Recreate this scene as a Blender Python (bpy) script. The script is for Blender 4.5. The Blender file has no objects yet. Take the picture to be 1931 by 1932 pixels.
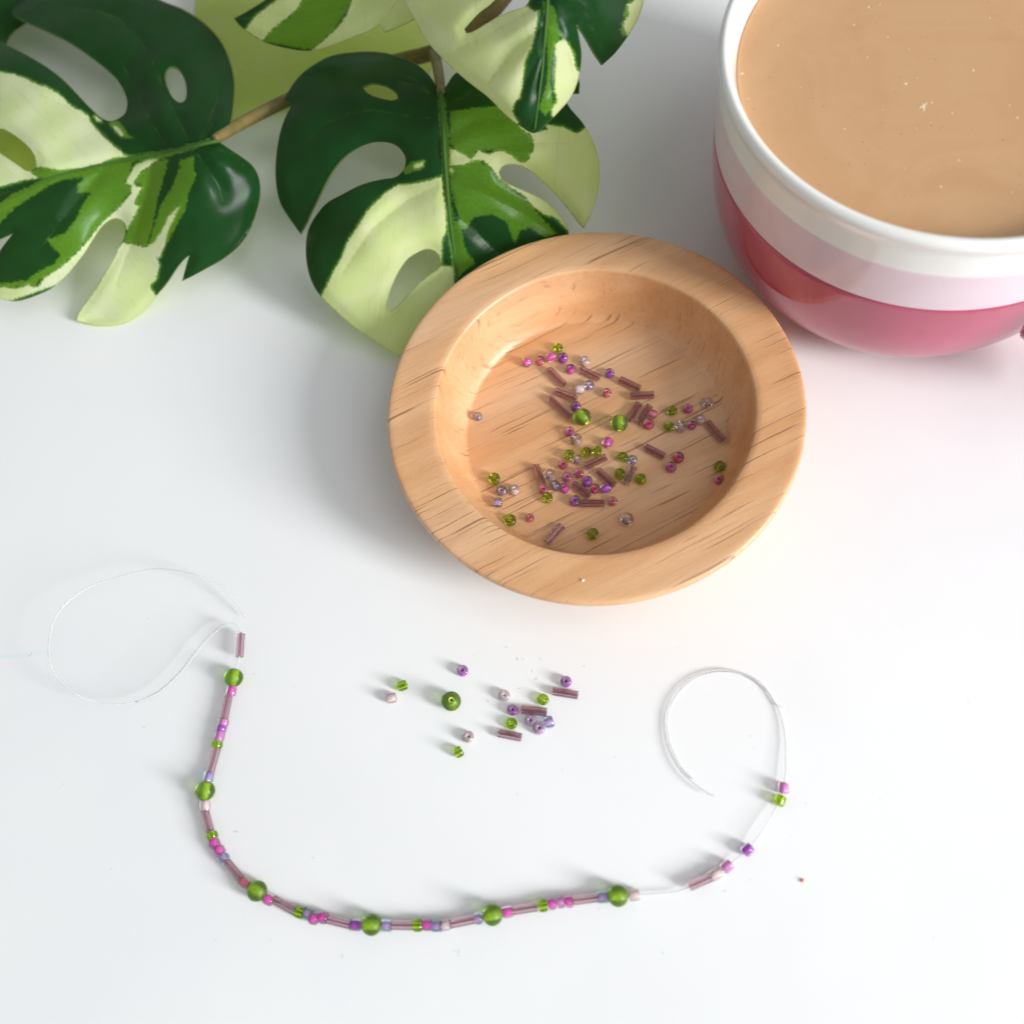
import bpy, bmesh, math, random
import numpy as np
from mathutils import Vector, Matrix, geometry

random.seed(7)
rng = np.random.default_rng(7)
MM = 0.001
scene = bpy.context.scene
COL = scene.collection

# ------------------------------------------------------------------ camera
TILT, ROLL, HCAM = 0.395, 0.232, 270.0          # tilt from nadir, roll, height in mm
FPX, CPX = 1965.4, 965.5                        # focal length and centre for a 1931 px picture
_rt = np.array([1.0, 0, 0]); _up = np.array([0, math.cos(TILT), math.sin(TILT)])
_ax = np.array([0, math.sin(TILT), -math.cos(TILT)])
CR, SR = math.cos(ROLL), math.sin(ROLL)
RT = CR * _rt - SR * _up
UP = SR * _rt + CR * _up

cam_d = bpy.data.cameras.new('camera')
cam = bpy.data.objects.new('camera', cam_d); COL.objects.link(cam)
M = Matrix.Identity(4)
for i in range(3):
    M[i][0] = RT[i]; M[i][1] = UP[i]; M[i][2] = -_ax[i]
M[2][3] = HCAM * MM
cam.matrix_world = M
cam_d.sensor_fit = 'HORIZONTAL'; cam_d.sensor_width = 36.0
cam_d.lens = 36.0 * FPX / 1931.0
cam_d.clip_start = 0.005; cam_d.clip_end = 20
cam_d.dof.use_dof = True
cam_d.dof.focus_distance = 0.283
cam_d.dof.aperture_fstop = 8.0
scene.camera = cam

# ------------------------------------------------------------------ light
world = bpy.data.worlds.new('World'); scene.world = world
world.use_nodes = True
bg = world.node_tree.nodes['Background']
bg.inputs[0].default_value = (0.93, 0.97, 1.0, 1); bg.inputs[1].default_value = 0.37

def area_lamp(name, direction, dist, size, power, color):
    d = bpy.data.lights.new(name, 'AREA'); d.shape = 'RECTANGLE'
    d.size, d.size_y = size; d.energy = power; d.color = color
    o = bpy.data.objects.new(name, d); COL.objects.link(o)
    v = Vector(direction).normalized()
    target = Vector((0.02, 0.14, 0.0))
    o.location = target + v * dist
    o.rotation_euler = v.to_track_quat('Z', 'Y').to_euler()
    return o
def aimed_lamp(name, azim, elev, dist, size, power, color):
    e = math.radians(elev); a = Vector((azim[0], azim[1], 0)).normalized()
    return area_lamp(name, (a.x * math.cos(e), a.y * math.cos(e), math.sin(e)), dist, size, power, color)
aimed_lamp('window_light', (0.777, -0.629), 24, 2.2, (0.46, 0.88), 66.0, (0.98, 0.985, 0.99))
aimed_lamp('upper_fill_light', (0.777, -0.629), 55, 2.4, (1.6, 1.6), 16.5, (0.97, 0.985, 1.0))  # added soft fill lamp that takes over part of the even ambient

scene.view_settings.view_transform = 'Standard'
scene.view_settings.look = 'None'
scene.view_settings.exposure = 0.0
scene.view_settings.gamma = 1.0
scene.render.engine = 'CYCLES'
scene.cycles.max_bounces = 16
scene.cycles.transmission_bounces = 14
scene.cycles.diffuse_bounces = 5
scene.cycles.glossy_bounces = 5
scene.cycles.sample_clamp_indirect = 6.0
scene.cycles.use_denoising = True
scene.cycles.caustics_reflective = False

# ------------------------------------------------------------------ helpers
def at(px, py, z=0.0):
    """Point at height z (mm) seen at picture point (px, py); used to survey positions from the photograph."""
    a = np.asarray(px, float) - CPX; b = CPX - np.asarray(py, float)
    u = (CR * a + SR * b) / FPX; v = (-SR * a + CR * b) / FPX
    d = _ax + np.multiply.outer(u, _rt) + np.multiply.outer(v, _up)
    s = (np.asarray(z, float) - HCAM) / d[..., 2]
    return np.array([0, 0, HCAM]) + d * s[..., None]

def tag(o, label=None, cat=None, group=None, kind=None):
    if label: o['label'] = label
    if cat: o['category'] = cat
    if group: o['group'] = group
    if kind: o['kind'] = kind
    return o

def link(o, parent=None):
    COL.objects.link(o)
    if parent is not None: o.parent = parent
    return o

def obj(name, me, parent=None, mat=None):
    if mat is not None and len(me.materials) == 0: me.materials.append(mat)
    return link(bpy.data.objects.new(name, me), parent)

def empty(name, loc=(0, 0, 0)):
    o = bpy.data.objects.new(name, None); o.location = loc; o.empty_display_size = 0.01
    return link(o)

def mesh_from(name, verts, faces, smooth=True):
    me = bpy.data.meshes.new(name)
    me.from_pydata([tuple(v) for v in verts], [], [tuple(f) for f in faces])
    me.update()
    if smooth:
        me.polygons.foreach_set('use_smooth', [True] * len(me.polygons))
    return me

def lathe(name, prof, seg=96, closed=False, zfun=None):
    """Revolve profile [(r, z) in mm]; zfun(index, angle) may shift a ring's height."""
    vs, fs, rings = [], [], []
    for i, (r, z) in enumerate(prof):
        if r < 1e-6:
            rings.append([len(vs)]); vs.append((0, 0, z * MM)); continue
        ring = []
        for k in range(seg):
            a = 2 * math.pi * k / seg
            dz = zfun(i, a) if zfun else 0
            ring.append(len(vs)); vs.append((r * MM * math.cos(a), r * MM * math.sin(a), (z + dz) * MM))
        rings.append(ring)
    pairs = list(zip(rings[:-1], rings[1:]))
    if closed: pairs.append((rings[-1], rings[0]))
    for A, B in pairs:
        for k in range(seg):
            k2 = (k + 1) % seg
            if len(A) == 1 and len(B) == 1: continue
            if len(A) == 1: fs.append((A[0], B[k2], B[k]))
            elif len(B) == 1: fs.append((A[k], A[k2], B[0]))
            else: fs.append((A[k], A[k2], B[k2], B[k]))
    me = mesh_from(name, vs, fs)
    bm = bmesh.new(); bm.from_mesh(me); bmesh.ops.recalc_face_normals(bm, faces=bm.faces[:]); bm.to_mesh(me); bm.free()
    return me

def smooth_path(pts, n=8, closed=False):
    P = [np.array(p, float) for p in pts]; out = []
    N = len(P)
    for i in range(N if closed else N - 1):
        p0 = P[(i - 1) % N] if (closed or i > 0) else 2 * P[0] - P[1]
        p1 = P[i]; p2 = P[(i + 1) % N]
        p3 = P[(i + 2) % N] if (closed or i + 2 < N) else 2 * P[-1] - P[-2]
        for k in range(n):
            t = k / n
            out.append(0.5 * ((2 * p1) + (-p0 + p2) * t + (2 * p0 - 5 * p1 + 4 * p2 - p3) * t * t + (-p0 + 3 * p1 - 3 * p2 + p3) * t ** 3))
    if not closed: out.append(P[-1])
    return np.array(out)

def tube(name, pts, rad, seg=10):
    """pts in mm, rad number or list (mm)."""
    pts = np.asarray(pts, float); n = len(pts)
    rad = np.full(n, rad, float) if np.isscalar(rad) else np.interp(np.linspace(0, 1, n), np.linspace(0, 1, len(rad)), rad)
    T = np.gradient(pts, axis=0); T /= np.linalg.norm(T, axis=1)[:, None] + 1e-12
    ref = np.array([0, 0, 1.0]) if abs(T[0][2]) < 0.9 else np.array([1.0, 0, 0])
    vs, fs = [], []
    nrm = np.cross(T[0], ref); nrm /= np.linalg.norm(nrm)
    for i in range(n):
        nrm = nrm - T[i] * nrm.dot(T[i]); nrm /= np.linalg.norm(nrm); bn = np.cross(T[i], nrm)
        for k in range(seg):
            a = 2 * math.pi * k / seg
            vs.append((pts[i] + rad[i] * (math.cos(a) * nrm + math.sin(a) * bn)) * MM)
    for i in range(n - 1):
        for k in range(seg):
            k2 = (k + 1) % seg
            fs.append((i * seg + k, i * seg + k2, (i + 1) * seg + k2, (i + 1) * seg + k))
    fs.append(tuple(range(seg))[::-1]); fs.append(tuple((n - 1) * seg + k for k in range(seg)))
    return mesh_from(name, vs, fs)

# ------------------------------------------------------------------ materials
class NT:
    def __init__(self, name):
        self.m = bpy.data.materials.new(name); self.m.use_nodes = True
        self.t = self.m.node_tree; self.n = self.t.nodes; self.n.clear()
        self.out = self.n.new('ShaderNodeOutputMaterial')
    def node(self, typ, **kw):
        nd = self.n.new(typ)
        ins = kw.pop('ins', {})
        for k, v in kw.items(): setattr(nd, k, v)
        for k, v in ins.items(): self.set(nd, k, v)
        return nd
    def set(self, nd, k, v):
        s = nd.inputs[k]
        if isinstance(v, bpy.types.NodeSocket): self.t.links.new(v, s)
        elif isinstance(v, bpy.types.Node): self.t.links.new(v.outputs[0], s)
        else:
            if hasattr(s, 'default_value'):
                if isinstance(v, tuple) and len(v) == 3 and s.type == 'RGBA': v = v + (1,)
                s.default_value = v
    def math(self, op, a, b=0.0, c=0.0, clamp=False):
        nd = self.node('ShaderNodeMath', operation=op, use_clamp=clamp)
        self.set(nd, 0, a); self.set(nd, 1, b); self.set(nd, 2, c)
        return nd.outputs[0]
    def mix(self, f, a, b):
        nd = self.node('ShaderNodeMix', data_type='RGBA')
        self.set(nd, 0, f); self.set(nd, 6, a); self.set(nd, 7, b)
        return nd.outputs[2]
    def smooth(self, v, lo, hi, a=0.0, b=1.0):
        nd = self.node('ShaderNodeMapRange', interpolation_type='SMOOTHSTEP')
        self.set(nd, 0, v); self.set(nd, 1, lo); self.set(nd, 2, hi); self.set(nd, 3, a); self.set(nd, 4, b)
        return nd.outputs[0]
    def noise(self, vec, scale, detail=3.0, rough=0.55, out=0, dist=0.0):
        nd = self.node('ShaderNodeTexNoise'); self.set(nd, 'Vector', vec)
        self.set(nd, 'Scale', scale); self.set(nd, 'Detail', detail); self.set(nd, 'Roughness', rough); self.set(nd, 'Distortion', dist)
        return nd.outputs[out]
    def mapping(self, vec, scale=(1, 1, 1), rot=(0, 0, 0), loc=(0, 0, 0)):
        nd = self.node('ShaderNodeMapping'); self.set(nd, 'Vector', vec)
        nd.inputs['Scale'].default_value = scale; nd.inputs['Rotation'].default_value = rot; nd.inputs['Location'].default_value = loc
        return nd.outputs[0]
    def bump(self, h, strength, dist):
        nd = self.node('ShaderNodeBump'); self.set(nd, 'Height', h)
        nd.inputs['Strength'].default_value = strength; nd.inputs['Distance'].default_value = dist
        return nd.outputs[0]
    def principled(self, **ins):
        nd = self.node('ShaderNodeBsdfPrincipled')
        for k, v in ins.items(): self.set(nd, k.replace('_', ' '), v)
        return nd
    def finish(self, sh):
        self.t.links.new(sh.outputs[0] if isinstance(sh, bpy.types.Node) else sh, self.out.inputs[0])
        return self.m

def mat_simple(name, color, rough=0.5, trans=0.0, ior=1.45, spec=0.5, sss=0.0):
    t = NT(name)
    p = t.principled(Base_Color=color, Roughness=rough, IOR=ior)
    p.inputs['Transmission Weight'].default_value = trans
    p.inputs['Specular IOR Level'].default_value = spec
    return t.finish(p)

def mat_table():
    t = NT('white_laminate')
    co = t.node('ShaderNodeTexCoord').outputs['Object']
    n1 = t.noise(co, 9.0, 4.0, 0.6)
    n2 = t.noise(co, 900.0, 2.0, 0.5)
    base = t.mix(t.smooth(n1, 0.35, 0.7), (0.835, 0.84, 0.84), (0.80, 0.805, 0.81))
    # faint blue pen smear that has been wiped on the table
    a = at(-30, 1243); b = at(200, 1219)
    sep = t.node('ShaderNodeSeparateXYZ'); t.set(sep, 0, co)
    dx, dy = (b[0] - a[0]) * MM, (b[1] - a[1]) * MM
    L = math.hypot(dx, dy); ux, uy = dx / L, dy / L
    ex = t.math('SUBTRACT', sep.outputs[0], a[0] * MM); ey = t.math('SUBTRACT', sep.outputs[1], a[1] * MM)
    al = t.math('ADD', t.math('MULTIPLY', ex, ux), t.math('MULTIPLY', ey, uy))
    ac = t.math('ABSOLUTE', t.math('ADD', t.math('MULTIPLY', ex, -uy), t.math('MULTIPLY', ey, ux)))
    wob = t.math('MULTIPLY', t.math('SUBTRACT', t.noise(co, 260.0, 3.0, 0.6), 0.5), 0.0016)
    f = t.math('MULTIPLY', t.smooth(t.math('ADD', ac, wob), 0.0, 0.0013, 1.0, 0.0), t.smooth(al, -0.004, 0.033, 1.0, 0.0))
    f = t.math('MULTIPLY', f, 0.5)
    base = t.mix(f, base, (0.60, 0.78, 0.82))
    rg = t.smooth(n1, 0.3, 0.75, 0.34, 0.46)
    p = t.principled(Base_Color=base, Roughness=rg, Normal=t.bump(n2, 0.04, 0.0004))
    p.inputs['Specular IOR Level'].default_value = 0.16
    return t.finish(p)

def mat_wood():
    t = NT('rubberwood')
    co = t.node('ShaderNodeTexCoord').outputs['Object']
    ang = -math.radians(14)
    rot = t.mapping(co, rot=(0, 0, ang))
    warp = t.node('ShaderNodeVectorMath', operation='MULTIPLY_ADD')
    t.set(warp, 0, t.noise(rot, 22.0, 3.0, 0.5, out=1)); warp.inputs[1].default_value = (0.003, 0.003, 0.003); t.set(warp, 2, rot)
    w = t.mapping(warp.outputs[0], rot=(math.radians(17), 0, 0))
    fine = t.noise(t.mapping(w, (70, 1300, 900)), 1.0, 3.0, 0.6)
    broad = t.noise(t.mapping(w, (9, 110, 70)), 1.0, 3.0, 0.55)
    pale = t.noise(t.mapping(w, (6, 34, 24), loc=(3, 1, 5)), 1.0, 2.0, 0.5)
    pore = t.noise(t.mapping(w, (24, 1400, 190), loc=(11, 3, 7)), 1.0, 2.0, 0.55)
    pore2 = t.noise(t.mapping(w, (13, 1150, 150), loc=(1.7, 8, 2)), 1.0, 2.0, 0.6)
    dens = t.smooth(t.noise(t.mapping(w, (12, 60, 44), loc=(5, 5, 5)), 1.0, 2.0, 0.5), 0.35, 0.65)
    base = t.mix(t.smooth(broad, 0.3, 0.72), (0.75, 0.428, 0.212), (0.63, 0.315, 0.130))
    base = t.mix(t.math('MULTIPLY', t.smooth(pale, 0.5, 0.75), 0.55), base, (0.74, 0.51, 0.34))
    base = t.mix(t.math('MULTIPLY', t.smooth(fine, 0.45, 0.75), 0.30), base, (0.46, 0.235, 0.105))
    th = t.math('SUBTRACT', 0.66, t.math('MULTIPLY', dens, 0.05))
    pm = t.smooth(t.math('SUBTRACT', pore, th), 0.0, 0.035)
    pm2 = t.smooth(pore2, 0.62, 0.76)
    pm_all = t.math('MAXIMUM', pm, t.math('MULTIPLY', pm2, 0.85))
    sz = t.node('ShaderNodeSeparateXYZ'); t.set(sz, 0, co)
    wall = t.math('MULTIPLY', t.smooth(sz.outputs[2], 0.0054, 0.0075), t.smooth(sz.outputs[2], 0.0185, 0.0215, 1.0, 0.0))
    pm_all = t.math('MULTIPLY', pm_all, t.math('SUBTRACT', 1.0, t.math('MULTIPLY', wall, 0.55)))
    base = t.mix(t.math('MULTIPLY', pm_all, 0.74), base, (0.26, 0.095, 0.030))
    speck = t.noise(t.mapping(rot, (900, 2600, 2600)), 1.0, 2.0, 0.6)
    grain = t.noise(t.mapping(rot, (500, 1500, 1500)), 1.0, 4.0, 0.7)
    h = t.math('SUBTRACT', t.math('MULTIPLY', grain, 0.5), pm_all)
    base = t.mix(t.math('MULTIPLY', t.smooth(speck, 0.55, 0.75), 0.16), base, (0.85, 0.6, 0.4))
    p = t.principled(Base_Color=base, Roughness=t.smooth(grain, 0.3, 0.7, 0.40, 0.55), Normal=t.bump(h, 0.45, 0.00035))
    p.inputs['Specular IOR Level'].default_value = 0.6
    p.inputs['Coat Weight'].default_value = 0.5; p.inputs['Coat Roughness'].default_value = 0.38
    return t.finish(p)

def mat_glaze(name, color, color2, rough=0.10):
    t = NT(name)
    co = t.node('ShaderNodeTexCoord').outputs['Object']
    n = t.noise(co, 40.0, 4.0, 0.6); s = t.noise(co, 1500.0, 1.0, 0.5); m = t.noise(co, 420.0, 3.0, 0.6)
    c = t.mix(t.smooth(n, 0.35, 0.7), color, color2)
    c = t.mix(t.math('MULTIPLY', t.smooth(s, 0.74, 0.78), 0.35), c, (0.30, 0.22, 0.18))
    p = t.principled(Base_Color=c, Roughness=rough, Normal=t.bump(t.math('ADD', n, t.math('MULTIPLY', m, 0.08)), 0.12, 0.0006))
    p.inputs['Specular IOR Level'].default_value = 0.6
    p.inputs['Coat Weight'].default_value = 0.3; p.inputs['Coat Roughness'].default_value = 0.05
    return t.finish(p)

def mat_tea():
    t = NT('milky_tea')
    co = t.node('ShaderNodeTexCoord').outputs['Object']
    n = t.noise(co, 38.0, 4.0, 0.6, dist=1.2)
    c = t.mix(t.smooth(n, 0.3, 0.75), (0.575, 0.345, 0.182), (0.525, 0.300, 0.152))
    p = t.principled(Base_Color=c, Roughness=0.12)
    p.inputs['Specular IOR Level'].default_value = 0.3
    p.inputs['Subsurface Weight'].default_value = 0.0
    p.inputs['Subsurface Radius'].default_value = (0.004, 0.002, 0.001)
    p.inputs['Subsurface Scale'].default_value = 1.0
    return t.finish(p)

def mat_leaf(name='variegated_leaf', dark=(0.008, 0.056, 0.015), cream=(0.80, 0.83, 0.52), tl=0.5, ang=95):
    t = NT(name)
    def attr(n, i=2):
        return t.node('ShaderNodeAttribute', attribute_name=n).outputs[i]
    uv = attr('leaf_uv', 1)
    c_sd, m_sd, v_d, e_d = attr('cream'), attr('mid'), attr('vein'), attr('edge')
    big = t.noise(uv, 0.014, 2.0, 0.5); jag = t.noise(uv, 0.16, 4.0, 0.75); fleck = t.noise(uv, 0.5, 2.0, 0.6)
    j = t.math('ADD', t.math('MULTIPLY', t.math('SUBTRACT', jag, 0.5), 13.0), t.math('MULTIPLY', t.math('SUBTRACT', fleck, 0.5), 4.0))
    j2 = t.math('MULTIPLY', t.math('SUBTRACT', jag, 0.5), 16.0)
    cm = t.smooth(t.math('ADD', c_sd, j), -1.3, 1.5)
    halo = t.math('SUBTRACT', t.smooth(t.math('ADD', c_sd, j), -5.0, -2.0), cm, clamp=True)
    mm_ = t.smooth(t.math('ADD', m_sd, j2), -2.0, 3.0)
    drk = t.mix(t.smooth(big, 0.35, 0.7), dark, tuple(x * 1.35 for x in dark))
    mid = t.mix(t.smooth(jag, 0.35, 0.65), (0.058, 0.19, 0.020), (0.095, 0.29, 0.028))
    c = t.mix(mm_, drk, mid)
    c = t.mix(t.math('MULTIPLY', halo, 0.8), c, (0.15, 0.38, 0.035))
    cr = t.mix(t.smooth(big, 0.35, 0.65), cream, (cream[0] * 0.93, cream[1] * 1.0, cream[2] * 0.80))
    # fine branching veins of the pale areas
    streak = t.noise(t.mapping(t.mapping(uv, rot=(0, 0, math.radians(-ang))), (0.016, 0.24, 1)), 1.0, 3.0, 0.6, dist=0.6)
    cr = t.mix(t.math('MULTIPLY', t.smooth(streak, 0.58, 0.67), 0.34), cr, (0.42, 0.50, 0.14))
    fl = t.math('MULTIPLY', t.smooth(t.noise(uv, 0.75, 2.0, 0.6), 0.58, 0.68), t.smooth(c_sd, -10.0, -1.5))
    c = t.mix(t.math('MULTIPLY', fl, 0.55), c, (0.42, 0.56, 0.16))
    c = t.mix(cm, c, cr)
    fl2 = t.math('MULTIPLY', t.smooth(t.noise(uv, 0.62, 3.0, 0.65), 0.62, 0.70), t.smooth(c_sd, 9.0, 1.0))
    c = t.mix(t.math('MULTIPLY', fl2, t.math('MULTIPLY', cm, 0.5)), c, (0.20, 0.42, 0.06))
    vn = t.smooth(v_d, 0.5, 2.1, 1.0, 0.0)
    vcol = t.mix(cm, (0.10, 0.20, 0.025), (0.55, 0.60, 0.20))
    vbreak = t.smooth(t.noise(uv, 0.05, 2.0, 0.5), 0.40, 0.62)
    c = t.mix(t.math('MULTIPLY', vn, t.math('MULTIPLY', vbreak, 0.75)), c, vcol)
    rim = t.smooth(e_d, 0.6, 2.0, 1.0, 0.0)
    c = t.mix(t.math('MULTIPLY', rim, 0.45), c, (0.30, 0.42, 0.09))
    weave = t.noise(uv, 0.9, 2.0, 0.5)
    groove = t.smooth(v_d, 0.0, 7.0)
    h = t.math('ADD', t.math('MULTIPLY', groove, 0.25), t.math('ADD', t.math('MULTIPLY', streak, 0.05), t.math('MULTIPLY', weave, 0.04)))
    nb = t.bump(h, 0.55, 0.0007)
    p = t.principled(Base_Color=c, Roughness=t.math('ADD', 0.28, t.math('MULTIPLY', cm, 0.16)), Normal=nb)
    p.inputs['Specular IOR Level'].default_value = 0.24
    tr = t.node('ShaderNodeBsdfTranslucent')
    tc = t.mix(cm, t.mix(mm_, (0.06, 0.14, 0.015), (0.42, 0.56, 0.05)), (0.80, 0.90, 0.17))
    t.set(tr, 'Color', tc)
    ms = t.node('ShaderNodeMixShader'); ms.inputs[0].default_value = tl
    t.t.links.new(p.outputs[0], ms.inputs[1]); t.t.links.new(tr.outputs[0], ms.inputs[2])
    return t.finish(ms)

def mat_leaf_back():
    t = NT('leaf_underside')
    tr = t.node('ShaderNodeBsdfTranslucent'); tr.inputs[0].default_value = (0.92, 0.97, 0.72, 1)
    df = t.node('ShaderNodeBsdfDiffuse'); df.inputs[0].default_value = (0.50, 0.62, 0.14, 1)
    ms = t.node('ShaderNodeMixShader'); ms.inputs[0].default_value = 0.25
    t.t.links.new(tr.outputs[0], ms.inputs[1]); t.t.links.new(df.outputs[0], ms.inputs[2])
    return t.finish(ms)

def mat_stem():
    t = NT('stem_bark')
    co = t.node('ShaderNodeTexCoord').outputs['Object']
    n = t.noise(co, 160.0, 4.0, 0.6)
    c = t.mix(t.smooth(n, 0.35, 0.65), (0.13, 0.105, 0.026), (0.20, 0.15, 0.045))
    return t.finish(t.principled(Base_Color=c, Roughness=0.55, Normal=t.bump(n, 0.3, 0.0006)))

def mat_glass(name, color, rough=0.03, ior=1.48, trans=1.0):
    t = NT(name)
    p = t.principled(Base_Color=color, Roughness=rough, IOR=ior)
    p.inputs['Transmission Weight'].default_value = trans
    return t.finish(p)

def mat_iris(name, color):
    t = NT(name)
    p = t.principled(Base_Color=color, Roughness=0.05, IOR=1.5)
    p.inputs['Transmission Weight'].default_value = 1.0
    p.inputs['Thin Film Thickness'].default_value = 420.0; p.inputs['Thin Film IOR'].default_value = 1.7
    return t.finish(p)

MAT = {
    'table': mat_table(), 'wood': mat_wood(),
    'white_glaze': mat_glaze('white_glaze', (0.84, 0.835, 0.80), (0.82, 0.80, 0.755)),
    'pale_glaze': mat_glaze('pale_pink_glaze', (0.74, 0.59, 0.645), (0.70, 0.53, 0.575)),
    'pink_glaze': mat_glaze('deep_pink_glaze', (0.47, 0.070, 0.140), (0.41, 0.055, 0.115)),
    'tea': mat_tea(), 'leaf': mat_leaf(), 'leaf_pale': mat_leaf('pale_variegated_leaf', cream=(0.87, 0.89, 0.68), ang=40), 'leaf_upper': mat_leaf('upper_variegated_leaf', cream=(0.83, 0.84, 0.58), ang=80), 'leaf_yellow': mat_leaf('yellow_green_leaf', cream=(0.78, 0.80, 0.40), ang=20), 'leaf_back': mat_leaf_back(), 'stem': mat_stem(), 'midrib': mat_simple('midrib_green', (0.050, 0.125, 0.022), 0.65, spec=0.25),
    'froth': mat_simple('tea_froth', (0.72, 0.56, 0.39), 0.35), 'tea_speck': mat_simple('tea_dregs', (0.18, 0.08, 0.03), 0.5),
    'lint': mat_simple('grey_lint', (0.45, 0.45, 0.45), 0.9), 'crumb_orange': mat_simple('orange_crumb', (0.75, 0.20, 0.04), 0.7),
    'crumb_white': mat_simple('white_crumb', (0.85, 0.80, 0.74), 0.7),
    'thread': mat_glass('clear_nylon', (0.95, 0.95, 0.95), 0.22, 1.42, 0.60),
    'clear': mat_glass('clear_glass', (0.99, 0.975, 0.975)), 'iris': mat_iris('iris_blue_glass', (0.72, 0.90, 0.99)),
    'green': mat_glass('green_glass', (0.58, 0.80, 0.055), 0.04),
    'mauve': mat_glass('mauve_glass', (0.79, 0.58, 0.64), 0.14),
    'frost': mat_glass('frosted_green_glass', (0.38, 0.58, 0.14), 0.40, 1.38),
    'stripe_core': mat_simple('stripe_core_lime', (0.72, 0.80, 0.15), 0.5),  # lime colour paints the bright stripe that refraction gives the bead
}
LINING = {k: mat_simple('lining_' + n, c, 0.35) for k, n, c in [
    ('magenta', 'magenta', (0.95, 0.09, 0.60)), ('purple', 'purple', (0.52, 0.05, 0.62)), ('pale', 'pale_pink', (0.98, 0.75, 0.75)),
    ('coral', 'coral_pink', (0.93, 0.20, 0.30)), ('red', 'crimson', (0.90, 0.05, 0.26)), ('lilac', 'lilac', (0.80, 0.40, 0.78)),
    ('orchid', 'orchid', (0.68, 0.20, 0.74)), ('rose', 'rose_in_blue', (0.90, 0.46, 0.82)), ('clear', 'faint_rose', (0.86, 0.60, 0.56)), ('light', 'light_magenta', (0.88, 0.30, 0.72))]}

# ------------------------------------------------------------------ table
def slab():
    bm = bmesh.new(); bmesh.ops.create_cube(bm, size=1.0)
    for v in bm.verts: v.co = (v.co.x * 1.5, v.co.y * 1.1 + 0.2, v.co.z * 0.028 - 0.014)
    bmesh.ops.bevel(bm, geom=bm.edges[:], offset=0.002, segments=3, affect='EDGES')
    me = bpy.data.meshes.new('table_top'); bm.to_mesh(me); bm.free(); return me
tag(obj('table_top', slab(), None, MAT['table']), 'smooth white table top that everything lies on', kind='structure')

# ------------------------------------------------------------------ mug with tea
MX, MY = 130.97, 173.66
def resample(prof, n):
    return [tuple(p) for p in smooth_path([(r, z, 0) for r, z in prof], n)[:, :2]]
mug = tag(empty('mug', (MX * MM, MY * MM, 0)), 'large round mug glazed white, pale pink and deep pink, full of milky tea', 'mug')
BODY = resample([(36.0, 0.0), (38.5, 0.25), (41.5, 2.0), (46.2, 6.2), (50.4, 11.8), (53.3, 18.5), (55.1, 27.0), (55.9, 36.0), (56.25, 45.0), (56.35, 54.0), (56.5, 61.0), (56.65, 65.2)], 8)
LIP = resample([(56.65, 65.2), (56.85, 66.6), (57.45, 68.4), (57.8, 69.8), (57.5, 70.9), (56.6, 71.6), (55.5, 71.4), (54.6, 70.2), (53.3, 66.5), (52.4, 62.0), (51.6, 50.0), (50.0, 30.0), (45.5, 14.0), (36.0, 6.0), (0.01, 4.6)], 7)
SPLIT1, SPLIT2 = 57.8, 43.7
def shell(name, z0, z1, off, mat, t0, t1):
    seg = [(r, z) for r, z in BODY if z0 - 0.01 <= z <= z1 + 0.01]
    ri = lambda z: float(np.interp(z, [b[1] for b in BODY], [b[0] for b in BODY]))
    zs = np.linspace(z0, z1, 40)
    prof = [(ri(z0) - 0.3, z0)] if z0 > 1 else []
    prof += [(ri(z) + off * min(1, (z - z0) / 0.5 + (1 if z0 < 1 else 0.0), (z1 - z) / 0.5 + 0.0), z) for z in zs]
    prof += [(ri(z1) - 0.3, z1)]
    def zf(i, a):
        z = prof[i][1]; f = (z - z0) / (z1 - z0)
        tl = lambda t: -t * math.cos(a) + 0.25 * math.sin(3 * a + z0) * (1 if t else 0)
        return tl(t0) * (1 - f) + tl(t1) * f
    return obj(name, lathe(name, prof, 192, zfun=zf), mug, mat)
body_me = lathe('body', [(0.01, 1.2), (34.0, 1.2), (35.0, 0.0)] + BODY[:-1] + LIP, 192)
obj('body', body_me, mug, MAT['white_glaze'])
shell('pale_band', SPLIT2, SPLIT1, 0.16, MAT['pale_glaze'], 0.0, 1.1)
shell('deep_pink_band', 1.9, SPLIT2 + 0.05, 0.22, MAT['pink_glaze'], 0.0, 0.0)
# handle: leaves the far right side, its lower end showing at the picture's edge
ha = math.radians(-66.8)
hd = np.array([math.cos(ha), math.sin(ha), 0])
hp = smooth_path([hd * 52 + [0, 0, 52], hd * 64 + [0, 0, 55], hd * 78 + [0, 0, 51], hd * 85 + [0, 0, 38], hd * 79 + [0, 0, 25], hd * 67 + [0, 0, 18], hd * 52 + [0, 0, 16]], 8)
obj('handle', tube('handle', hp, [6.5, 5.5, 5.2, 5.2, 5.2, 5.8, 6.8], 20), mug, MAT['pink_glaze'])

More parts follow.
